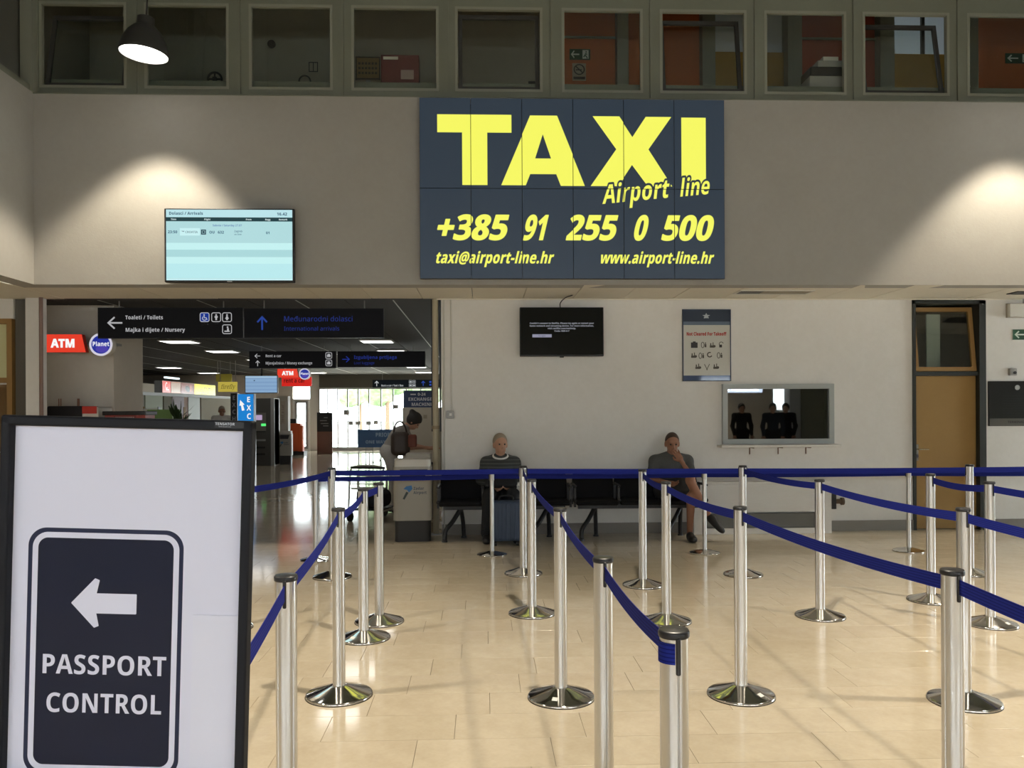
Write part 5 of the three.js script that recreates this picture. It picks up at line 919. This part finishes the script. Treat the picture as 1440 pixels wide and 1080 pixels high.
  { const pts = []; for (let i = 0; i <= 14; i++) { const a = (-165 + i * 11.2) * DEG; pts.push(V(Math.sin(a) * 0.0348, POST_H - 0.05, Math.cos(a) * 0.0348)); } mesh('belt_end', beltGeo(pts), BELT, POSTS.S7.t); mesh('belt_clip', SG.clip, M.blackPlastic, POSTS.S7.t).rotation.y = 0.06; }
}
// ------------------------------------------------------------------ passport control sign on its post
{
  const d = 1.02, ctr = at(167, 588, d), W = 0.311, H = 0.458;
  const t = thing('passport_sign', 'black framed white sign with navy passport control panel and left arrow', 'sign', V(ctr.x, ctr.y - H, ctr.z), -YAW);
  t.rotation.z = -1.75 * DEG;
  const tex = canv(1360, 2040, (g, w, h) => {
    g.fillStyle = '#d8d9ea'; g.fillRect(0, 0, w, h);
    const q = (u, v) => [(u - 14) / 327 * w, (v - 600) / 490 * h], k = w / 327;            // measured on the upright sign
    const rr2 = (x0, y0, x1, y1, r, c) => { const [a, b] = q(x0, y0), [e, f] = q(x1, y1); g.fillStyle = c; g.beginPath(); g.roundRect(a, b, e - a, f - b, r * k); g.fill(); };
    rr2(37, 744, 257, 1092, 26, '#262c46'); rr2(43, 750, 251, 1086, 22, '#d8d9ea'); rr2(51, 758, 243, 1077, 14, '#171d33');
    g.fillStyle = '#d8d9ea'; g.save(); g.beginPath();
    const A = [[101, 849], [133, 815], [138, 817], [134, 836], [191, 836], [191, 862], [134, 862], [138, 880], [133, 882]]; A.forEach(([u, v], i) => g[i ? 'lineTo' : 'moveTo'](...q(u, v))); g.closePath(); g.fill(); g.lineJoin = 'round'; g.lineWidth = 10; g.strokeStyle = '#d8d9ea'; g.stroke(); g.restore();
    g.font = `bold ${38 * k}px sans-serif`; for (const [s, u0, u1, v] of [['PASSPORT', 58, 237, 949], ['CONTROL', 66, 232, 1003]]) { const [x, y] = q(u0, v); const m = g.measureText(s).width; g.save(); g.translate(x, y); g.scale((u1 - u0) * k / m, 1); g.fillText(s, 0, 0); g.restore(); }
  });
  mesh('frame', (() => { const b = 0.0118, D = 0.02; return join(rbox(W, b + 0.001, D, 0.003, 0, H - b / 2, 0), rbox(W, b, D, 0.003, 0, b / 2, 0), rbox(b, H, D, 0.003, -W / 2 + b / 2, H / 2, 0), rbox(b, H, D, 0.003, W / 2 - b / 2, H / 2, 0)); })(), phys({ color: lin(0.012, 0.013, 0.017), roughness: 0.6, specularIntensity: 0.4 }), t);
  mesh('back_board', cbox(W - 0.012, H - 0.012, 0.006, 0, H / 2, -0.006), M.blackPlastic, t);
  mesh('printed_sheet', plane(W - 0.0225, H - 0.0225, 0, H / 2, -0.0026), phys({ color: 0xffffff, map: tex, roughness: 0.6, specularIntensity: 0.3, clearcoat: 0.25, clearcoatRoughness: 0.03 }), t);
  mesh('overlay_sheet', cbox(0.061, 0.205, 0.0006, W / 2 - 0.0405, 0.112, -0.0018), phys({ color: lin(0.69, 0.7, 0.82), roughness: 0.6, clearcoat: 0.4, clearcoatRoughness: 0.03 }), t);
  mesh('maker_plate', plane(0.036, 0.0075, W / 2 - 0.028, H - 0.0048, 0.0104), print(canv(432, 96, (g, w, h) => { g.fillStyle = '#15171c'; g.fillRect(0, 0, w, h); g.fillStyle = '#c4c8d0'; g.font = 'bold 58px sans-serif'; g.fillText('TENSATOR', 8, 56, 400); g.font = '22px sans-serif'; g.fillText('www.tensator.com', 60, 86, 320); })), t);
  mesh('post_bracket', join(cbox(0.05, 0.02, 0.03, 0, -0.008, -0.004), cbox(0.03, 0.03, 0.02, 0, -0.028, -0.02)), M.blackPlastic, t);
}
// ------------------------------------------------------------------ benches
function bench(label, x, z, n) {
  const t = thing('waiting_bench', label, 'bench', V(x, 0, z)), w = 0.5, L = n * w;
  mesh('beam', cbox(L - 0.1, 0.05, 0.07, 0, 0.37, 0.05), M.black, t);
  const bp = new THREE.Shape(); bp.moveTo(-0.23, 0); bp.lineTo(0.23, 0); bp.quadraticCurveTo(0.25, 0.2, 0.22, 0.37); bp.quadraticCurveTo(0, 0.4, -0.22, 0.37); bp.quadraticCurveTo(-0.25, 0.2, -0.23, 0);
  const back = new THREE.ExtrudeGeometry(bp, { depth: 0.03, bevelEnabled: true, bevelSize: 0.008, bevelThickness: 0.008, bevelSegments: 2 }).scale(1, 0.8, 1).rotateX(-0.14).translate(0, 0.44, -0.16);
  const seat = rbox(0.48, 0.05, 0.46, 0.02, 0, 0.43, 0.06, 3);
  for (let i = 0; i < n; i++) { const s = new THREE.Group(); s.name = 'seat_unit'; s.position.x = -L / 2 + (i + 0.5) * w; t.add(s); mesh('seat', seat, M.blackSeat, s); mesh('backrest', back, M.blackSeat, s); }
  for (let i = 0; i <= n; i++) mesh('armrest', join(rbox(0.035, 0.025, 0.36, 0.01, -L / 2 + i * w, 0.62, 0.06), cbox(0.025, 0.24, 0.04, -L / 2 + i * w, 0.5, -0.1), cbox(0.025, 0.22, 0.03, -L / 2 + i * w, 0.49, 0.2), new THREE.SphereGeometry(0.022, 10, 8).translate(-L / 2 + i * w, 0.45, 0.24)), M.black, t);
  for (const s of [-1, 1]) { const lx = s * (L / 2 - w * 0.5); mesh('leg', join(tube([V(lx, 0.36, 0.05), V(lx - 0.09, 0.22, 0.12), V(lx - 0.17, 0.12, 0.19), V(lx - 0.18, 0.02, 0.22)], 0.026, 16), tube([V(lx, 0.36, 0.05), V(lx + 0.02, 0.2, -0.06), V(lx + 0.03, 0.02, -0.1)], 0.024, 14)), M.black, t); mesh('foot', cyl(0.035, 0.03, 0.02, lx - 0.18, 0.01, 0.22, 12), M.blackPlastic, t); mesh('foot', cyl(0.035, 0.03, 0.02, lx + 0.03, 0.01, -0.1, 12), M.blackPlastic, t); }
  return t;
}
const BZ = -9.47;
{ const a = onZ(709, 700, BZ), b = onZ(896, 700, BZ); bench('black three seat waiting bench with the seated woman', a.x, BZ, 3); bench('black three seat waiting bench with the seated man', b.x, BZ, 3); }
// ------------------------------------------------------------------ people
function surfaceNet(f, lo, hi, cell) {                            // smooth mesh of the zero set of a distance field
  const n = [0, 1, 2].map((k) => Math.ceil((hi[k] - lo[k]) / cell) + 2), [nx, ny, nz] = n, v = new Float32Array(nx * ny * nz), id = (x, y, z) => (z * ny + y) * nx + x;
  for (let z = 0; z < nz; z++) for (let y = 0; y < ny; y++) for (let x = 0; x < nx; x++) v[id(x, y, z)] = f(lo[0] + x * cell, lo[1] + y * cell, lo[2] + z * cell);
  const vert = new Int32Array(nx * ny * nz).fill(-1), pos = [], idx = [];
  const E = [[0, 1], [2, 3], [4, 5], [6, 7], [0, 2], [1, 3], [4, 6], [5, 7], [0, 4], [1, 5], [2, 6], [3, 7]];
  for (let z = 0; z < nz - 1; z++) for (let y = 0; y < ny - 1; y++) for (let x = 0; x < nx - 1; x++) {
    const c = []; let m = 0; for (let k = 0; k < 8; k++) { const q = v[id(x + (k & 1), y + (k >> 1 & 1), z + (k >> 2))]; c.push(q); if (q < 0) m++; }
    if (m === 0 || m === 8) continue;
    let sx = 0, sy = 0, sz = 0, cnt = 0;
    for (const [a, b] of E) if ((c[a] < 0) !== (c[b] < 0)) { const t = c[a] / (c[a] - c[b]); sx += (a & 1) + t * ((b & 1) - (a & 1)); sy += (a >> 1 & 1) + t * ((b >> 1 & 1) - (a >> 1 & 1)); sz += (a >> 2) + t * ((b >> 2) - (a >> 2)); cnt++; }
    vert[id(x, y, z)] = pos.length / 3; pos.push(lo[0] + (x + sx / cnt) * cell, lo[1] + (y + sy / cnt) * cell, lo[2] + (z + sz / cnt) * cell);
  }
  const quad = (a, b, c, d, flip) => { if (a < 0 || b < 0 || c < 0 || d < 0) return; flip ? idx.push(a, c, b, a, d, c) : idx.push(a, b, c, a, c, d); };
  for (let z = 1; z < nz - 1; z++) for (let y = 1; y < ny - 1; y++) for (let x = 1; x < nx - 1; x++) {
    const s = v[id(x, y, z)] < 0;
    if (s !== v[id(x + 1, y, z)] < 0) quad(vert[id(x, y - 1, z - 1)], vert[id(x, y, z - 1)], vert[id(x, y, z)], vert[id(x, y - 1, z)], !s);
    if (s !== v[id(x, y + 1, z)] < 0) quad(vert[id(x - 1, y, z - 1)], vert[id(x - 1, y, z)], vert[id(x, y, z)], vert[id(x, y, z - 1)], !s);
    if (s !== v[id(x, y, z + 1)] < 0) quad(vert[id(x - 1, y - 1, z)], vert[id(x, y - 1, z)], vert[id(x, y, z)], vert[id(x - 1, y, z)], !s);
  }
  const g = new THREE.BufferGeometry(); g.setAttribute('position', new THREE.Float32BufferAttribute(pos, 3)); g.setIndex(idx); g.computeVertexNormals();
  const u = new Float32Array(pos.length / 3 * 2); for (let i = 0; i < pos.length / 3; i++) { u[i * 2] = (pos[i * 3] + pos[i * 3 + 2]) * 6; u[i * 2 + 1] = pos[i * 3 + 1] * 6; } g.setAttribute('uv', new THREE.BufferAttribute(u, 2)); return g;
}
const smin = (a, b, k) => { const h = Math.max(k - Math.abs(a - b), 0) / k; return Math.min(a, b) - h * h * k / 4; };
const capsule = (a, b, ra, rb) => { const dx = b[0] - a[0], dy = b[1] - a[1], dz = b[2] - a[2], l2 = dx * dx + dy * dy + dz * dz || 1e-9; return (x, y, z) => { const px = x - a[0], py = y - a[1], pz = z - a[2], t = Math.max(0, Math.min(1, (px * dx + py * dy + pz * dz) / l2)); return Math.hypot(px - dx * t, py - dy * t, pz - dz * t) - (ra + (rb - ra) * t); }; };
const ellipsoid = (c, r) => (x, y, z) => { const a = (x - c[0]) / r[0], b = (y - c[1]) / r[1], d = (z - c[2]) / r[2], k = Math.hypot(a, b, d); return (k - 1) * Math.min(...r); };
const blend = (fs, k) => (x, y, z) => { let d = 1e9; for (const f of fs) d = smin(d, f(x, y, z), k); return d; };
function bounds(bones, pad) { const lo = [1e9, 1e9, 1e9], hi = [-1e9, -1e9, -1e9]; for (const [a, b, ra, rb] of bones) for (const [p, r] of [[a, ra], [b, rb]]) for (let k = 0; k < 3; k++) { lo[k] = Math.min(lo[k], p[k] - r - pad); hi[k] = Math.max(hi[k], p[k] + r + pad); } return [lo, hi]; }
const flesh = (bones, grow, cell, k = 0.035) => { const b = bones.map(([a, c, ra, rb]) => [a, c, ra + grow, rb + grow]), [lo, hi] = bounds(b, 0.03); return surfaceNet(blend(b.map((q) => capsule(...q)), k), lo, hi, cell); };
const HEAD = surfaceNet(blend([ellipsoid([0, 0.025, -0.012], [0.076, 0.1, 0.094]), ellipsoid([0, -0.055, 0.02], [0.056, 0.062, 0.066]), capsule([0, 0.005, 0.082], [0, -0.028, 0.096], 0.008, 0.014), ellipsoid([0.078, -0.008, -0.01], [0.011, 0.032, 0.02]), ellipsoid([-0.078, -0.008, -0.01], [0.011, 0.032, 0.02]), capsule([0, -0.07, -0.02], [0, -0.16, -0.035], 0.05, 0.055), capsule([-0.03, 0.03, 0.072], [0.03, 0.03, 0.072], 0.012, 0.012), capsule([-0.018, -0.066, 0.076], [0.018, -0.066, 0.076], 0.009, 0.009)], 0.018), [-0.12, -0.22, -0.14], [0.12, 0.16, 0.14], 0.0055);
const hairNet = (thick, cut, tail) => surfaceNet((x, y, z) => { let d = ellipsoid([0, 0.03, -0.016], [0.08 + thick, 0.102 + thick, 0.096 + thick])(x, y, z); d = Math.max(d, z * 0.8 - y * 0.62 - cut, -0.085 - y); if (tail) d = smin(d, ellipsoid(tail[0], tail[1])(x, y, z), 0.03); return d; }, [-0.16, -0.14, -0.22], [0.16, 0.22, 0.16], 0.0065);
const HAND = surfaceNet(blend([ellipsoid([0, -0.055, 0], [0.04, 0.055, 0.017]), capsule([0, 0.02, 0], [0, -0.02, 0], 0.026, 0.024), ...[[-0.03, 0.062], [-0.011, 0.078], [0.01, 0.074], [0.029, 0.056]].map(([x, l]) => blend([capsule([x, -0.09, 0], [x * 1.15, -0.09 - l * 0.5, 0.012], 0.0095, 0.009), capsule([x * 1.15, -0.09 - l * 0.5, 0.012], [x * 1.2, -0.09 - l * 0.95, 0.034], 0.009, 0.0075)], 0.004)), blend([capsule([-0.034, -0.035, 0.004], [-0.058, -0.07, 0.018], 0.012, 0.01), capsule([-0.058, -0.07, 0.018], [-0.056, -0.1, 0.03], 0.01, 0.008)], 0.004)], 0.008), [-0.09, -0.2, -0.05], [0.07, 0.06, 0.07], 0.0045);
const FOOT = surfaceNet((x, y, z) => Math.max(blend([ellipsoid([0, 0.045, 0.02], [0.042, 0.055, 0.075]), ellipsoid([0, 0.03, 0.13], [0.047, 0.042, 0.085])], 0.04)(x, y, z), -y), [-0.07, -0.02, -0.08], [0.07, 0.12, 0.24], 0.008);
function person(label, pos, turn, J, look) {
  const t = thing('person', label, 'person', pos, turn), mid = (a, b, k = 0.5) => a.map((q, i) => q + (b[i] - q) * k);
  const arms = ['l', 'r'].flatMap((s) => [[J[s + 'sh'], J[s + 'el'], 0.05, 0.041], [J[s + 'el'], J[s + 'wr'], 0.041, 0.027]]), upper = ['l', 'r'].map((s) => [J[s + 'sh'], J[s + 'el'], 0.052, 0.044]);
  const torso = [[J.pel, J.chest, 0.115, 0.125], [J.lhip, J.rhip, 0.098, 0.098], [J.lsh, J.rsh, 0.052, 0.052], [mid(J.chest, J.lsh, 0.45), mid(J.chest, J.rsh, 0.45), 0.088, 0.088], [mid(J.neck, J.lsh, 0.15), J.lsh, 0.042, 0.05], [mid(J.neck, J.rsh, 0.15), J.rsh, 0.042, 0.05]], neck = [[J.neck, mid(J.neck, J.head, 0.55), 0.06, 0.052]];
  const legs = ['l', 'r'].flatMap((s) => [[J[s + 'hip'], J[s + 'kn'], 0.088, 0.06], [J[s + 'kn'], J[s + 'an'], 0.058, 0.036]]);
  const head = HEAD.clone().applyMatrix4(new THREE.Matrix4().compose(V(...J.head), new THREE.Quaternion().setFromEuler(new THREE.Euler(look.pitch || 0, look.yaw || 0, look.roll || 0, 'YXZ')), V(1, 1, 1)));
  const hands = ['l', 'r'].map((s) => { const a = V(...J[s + 'el']), b = V(...J[s + 'wr']), q = new THREE.Quaternion().setFromUnitVectors(V(0, -1, 0), b.clone().sub(a).normalize()); const g = HAND.clone(); if (s === 'l') { g.scale(-1, 1, 1); const ix = g.index.array; for (let i = 0; i < ix.length; i += 3) { const q2 = ix[i]; ix[i] = ix[i + 1]; ix[i + 1] = q2; } g.computeVertexNormals(); } return g.applyQuaternion(q).translate(b.x, b.y, b.z); });
  const skin = flesh([...torso, ...neck, ...arms, ...legs], -0.004, 0.016);
  mesh('body', join(skin, head, ...hands), look.skin, t);
  mesh('top', flesh([...torso, ...(look.sleeveless ? [] : look.long ? arms : ['l', 'r'].map((s) => [J[s + 'sh'], mid(J[s + 'sh'], J[s + 'el'], 0.75), 0.054, 0.052]))], 0.012, 0.015), look.top, t);
  mesh('trousers', flesh([[J.pel, J.pel, 0.125, 0.125], [J.lhip, J.rhip, 0.102, 0.102], ...(look.short ? ['l', 'r'].map((s) => [J[s + 'hip'], mid(J[s + 'hip'], J[s + 'kn'], 0.85), 0.094, 0.075]) : ['l', 'r'].flatMap((s) => [[J[s + 'hip'], J[s + 'kn'], 0.09, 0.066], [J[s + 'kn'], mid(J[s + 'kn'], J[s + 'an'], 0.95), 0.066, 0.052]]))], 0.012, 0.015), look.bottom, t);
  for (const s of ['l', 'r']) { const a = V(...J[s + 'an']), q = J[s + 'ft'] || {}; const g = FOOT.clone().rotateX(q.pitch || 0).rotateY(q.yaw || 0); mesh('shoe', g.translate(a.x, a.y - 0.075, a.z), look.shoe || M.shoe, t); }
  if (look.hair) mesh('hair', hairNet(...look.hairShape).applyMatrix4(new THREE.Matrix4().compose(V(...J.head), new THREE.Quaternion().setFromEuler(new THREE.Euler(look.pitch || 0, look.yaw || 0, look.roll || 0, 'YXZ')), V(1, 1, 1))), look.hair, t);
  const hm = new THREE.Matrix4().compose(V(...J.head), new THREE.Quaternion().setFromEuler(new THREE.Euler(look.pitch || 0, look.yaw || 0, look.roll || 0, 'YXZ')), V(1, 1, 1));
  for (const s of [-1, 1]) mesh('eye', new THREE.SphereGeometry(0.011, 10, 8).translate(s * 0.031, 0.008, 0.076).applyMatrix4(hm), M.eye, t);
  return t;
}
M.topStripe = std(0xffffff, 0.9, 0, { map: canv(64, 64, (g) => { g.fillStyle = '#3b3f3e'; g.fillRect(0, 0, 64, 64); g.fillStyle = '#575b58'; for (let y = 0; y < 64; y += 16) g.fillRect(0, y, 64, 5); }) }); M.topStripe.map.wrapS = M.topStripe.map.wrapT = THREE.RepeatWrapping;
const seatZ = -9.52;
{
  const w = onZ(704, 700, seatZ), sit = { pel: [0, 0.54, 0], chest: [0, 0.82, -0.03], neck: [0, 0.95, -0.02], head: [0.0, 1.085, 0.0], lsh: [0.165, 0.875, -0.03], rsh: [-0.165, 0.875, -0.03], lel: [0.23, 0.68, 0.04], rel: [-0.23, 0.68, 0.04], lwr: [0.1, 0.63, 0.24], rwr: [-0.08, 0.62, 0.24], lhip: [0.09, 0.53, 0.02], rhip: [-0.09, 0.53, 0.02], lkn: [0.13, 0.53, 0.38], rkn: [-0.13, 0.53, 0.38], lan: [0.17, 0.08, 0.28], ran: [-0.17, 0.08, 0.28] };
  const t = person('grey haired woman in a dark striped top seated on the bench behind a suitcase', V(w.x, 0, seatZ), 0, sit, { skin: M.skin, top: M.topStripe, bottom: M.darkCloth, hair: M.hairGrey, hairShape: [0.005, -0.004], yaw: 0.25, long: true });
  mesh('collar', new THREE.TorusGeometry(0.085, 0.011, 8, 28).rotateX(Math.PI / 2 + 0.35).translate(0, 0.955, 0.02), M.white, t);
  one('lap_bag', 'black handbag on the lap of the seated woman', 'bag', rbox(0.36, 0.16, 0.2, 0.05, 0, 0, 0, 3), M.darkCloth, V(w.x, 0.69, seatZ + 0.27));
  const s = thing('suitcase', 'dark blue wheeled suitcase standing before the seated woman', 'suitcase', V(w.x + 0.05, 0, seatZ + 0.5));
  mesh('shell', rbox(0.34, 0.44, 0.2, 0.04, 0, 0.27, 0, 4), M.suitcase, s);
  for (let i = -3; i <= 3; i++) mesh('rib', rbox(0.012, 0.4, 0.01, 0.004, i * 0.045, 0.27, 0.102), M.suitcase, s);
  for (const x of [-0.12, 0.12]) for (const z of [-0.06, 0.06]) mesh('wheel', cyl(0.025, 0.025, 0.03, 0, 0, 0, 14).rotateZ(Math.PI / 2).translate(x, 0.025, z), M.black, s);
  mesh('handle', tube([V(-0.08, 0.48, 0), V(-0.07, 0.53, 0), V(0.07, 0.53, 0), V(0.08, 0.48, 0)], 0.009, 20), M.black, s);
  one('white_tissue', 'crumpled white paper held beside the suitcase', 'paper', (() => { const g = new THREE.IcosahedronGeometry(0.04, 2), p = g.attributes.position; for (let i = 0; i < p.count; i++) { const k = 1 + 0.35 * Math.sin(p.getX(i) * 170 + p.getY(i) * 130) * Math.cos(p.getZ(i) * 150); p.setXYZ(i, p.getX(i) * k * 0.6, p.getY(i) * k * 1.3, p.getZ(i) * k * 0.6); } g.computeVertexNormals(); return g; })(), M.white, V(w.x + 0.2, 0.62, seatZ + 0.3));
}
{
  const w = onZ(944, 700, seatZ), sit = { pel: [0, 0.54, 0], chest: [0, 0.83, 0.0], neck: [0, 0.96, 0.02], head: [0.0, 1.085, 0.06], lsh: [0.19, 0.88, 0.0], rsh: [-0.19, 0.88, 0.0], lel: [0.2, 0.7, 0.16], rel: [-0.25, 0.68, 0.06], lwr: [0.09, 0.88, 0.15], rwr: [-0.1, 0.65, 0.26], lhip: [0.1, 0.54, 0.02], rhip: [-0.1, 0.54, 0.02], lkn: [0.14, 0.5, 0.36], rkn: [0.12, 0.68, 0.4], lan: [0.13, 0.08, 0.34], ran: [0.33, 0.3, 0.4], rft: { pitch: 0.7, yaw: 0.9 } };
  person('man in grey shirt and shorts seated cross legged, hand at his chin', V(w.x, 0, seatZ), 0, sit, { skin: M.skinTan, top: M.greyShirt, bottom: M.shorts, hair: M.hairBrown, hairShape: [0.002, -0.012], pitch: 0.18, yaw: -0.05, short: true });
}
{
  const p = at(554, 660, 11.9), J = { pel: [0, 0.9, -0.06], chest: [0, 1.12, 0.08], neck: [0, 1.24, 0.19], head: [0, 1.325, 0.29], lsh: [0.155, 1.2, 0.13], rsh: [-0.155, 1.2, 0.13], lel: [0.2, 0.97, 0.27], rel: [-0.19, 0.96, 0.26], lwr: [0.12, 0.93, 0.5], rwr: [-0.1, 0.95, 0.48], lhip: [0.09, 0.88, -0.06], rhip: [-0.09, 0.88, -0.06], lkn: [0.09, 0.48, 0.0], rkn: [-0.09, 0.48, 0.04], lan: [0.09, 0.08, -0.06], ran: [-0.09, 0.08, 0.02] };
  const t = person('dark haired woman in pale clothes bending forward over the trolley', V(p.x, 0, p.z), Math.PI / 2, J, { skin: M.skin, top: M.paleTop, bottom: M.paleTrouser, hair: M.hairDark, hairShape: [0.016, 0.04, [[0, 0.09, -0.11], [0.045, 0.04, 0.045]]], pitch: 0.75, sleeveless: false });
  const b = at(563, 622, 11.6), g = thing('shoulder_bag', 'dark brown leather bag hanging from the bending woman\'s shoulder', 'bag', V(b.x, b.y - 0.16, b.z));
  mesh('body', rbox(0.27, 0.34, 0.16, 0.075, 0, 0.14, 0, 5), M.leather, g); mesh('strap', tube([V(-0.1, 0.26, 0), V(-0.06, 0.42, 0.02), V(0.0, 0.46, 0), V(0.06, 0.4, 0.02), V(0.1, 0.26, 0)], 0.012, 24), M.leather, g);
  const c = at(580, 618, 11.3), d = at(584, 640, 11.3);
  one('red_pouch', 'small red brown pouch the bending woman is holding', 'bag', rbox(0.12, 0.18, 0.08, 0.03, 0, 0, 0, 3), std(lin(0.18, 0.05, 0.03), 0.6), V(c.x, c.y - 0.02, c.z));
  const k = thing('carton_stack', 'pale open carton on a dark case behind the litter bin', 'box', V(d.x + 0.05, 0, d.z));
  mesh('carton', rbox(0.34, 0.12, 0.3, 0.015, 0, d.y - 0.03, 0), M.offWhite, k); mesh('case', rbox(0.38, d.y - 0.1, 0.3, 0.03, 0, (d.y - 0.1) / 2, 0), M.darkCloth, k);
  const q = at(312, 583, 20.8), S = { pel: [0, 0.92, 0], chest: [0, 1.2, 0], neck: [0, 1.36, 0], head: [0, 1.5, 0.02], lsh: [0.18, 1.32, 0], rsh: [-0.18, 1.32, 0], lel: [0.24, 1.06, 0.02], rel: [-0.24, 1.06, 0.02], lwr: [0.22, 0.84, 0.12], rwr: [-0.22, 0.84, 0.12], lhip: [0.09, 0.9, 0], rhip: [-0.09, 0.9, 0], lkn: [0.1, 0.49, 0.02], rkn: [-0.1, 0.49, 0.02], lan: [0.1, 0.08, -0.02], ran: [-0.1, 0.08, -0.02] };
  person('distant person in a white shirt standing next to the exchange totem', V(q.x, 0, q.z), 0.4, S, { skin: M.skinTan, top: M.whiteShirt, bottom: M.jeans, hair: M.hairGrey, hairShape: [0.004, 0.0], pitch: 0.3 });
  const labels = ['person in dark clothes mirrored in the service window, nearest its dark edge', 'person in dark clothes mirrored in the middle of the service window', 'person in dark clothes mirrored before the bright pane of the service window'];
  [[6.55, 0.9], [7.1, 0.2], [7.65, 0.8]].forEach(([x, z], i) => person(labels[i], V(x, 0, z), Math.PI + 0.3 * i, S, { skin: M.skin, top: i === 1 ? M.jeans : M.darkCloth, bottom: M.darkCloth, hair: M.hairDark, hairShape: [0.01, 0.02], long: true }));
}
renderer.render(scene, camera);
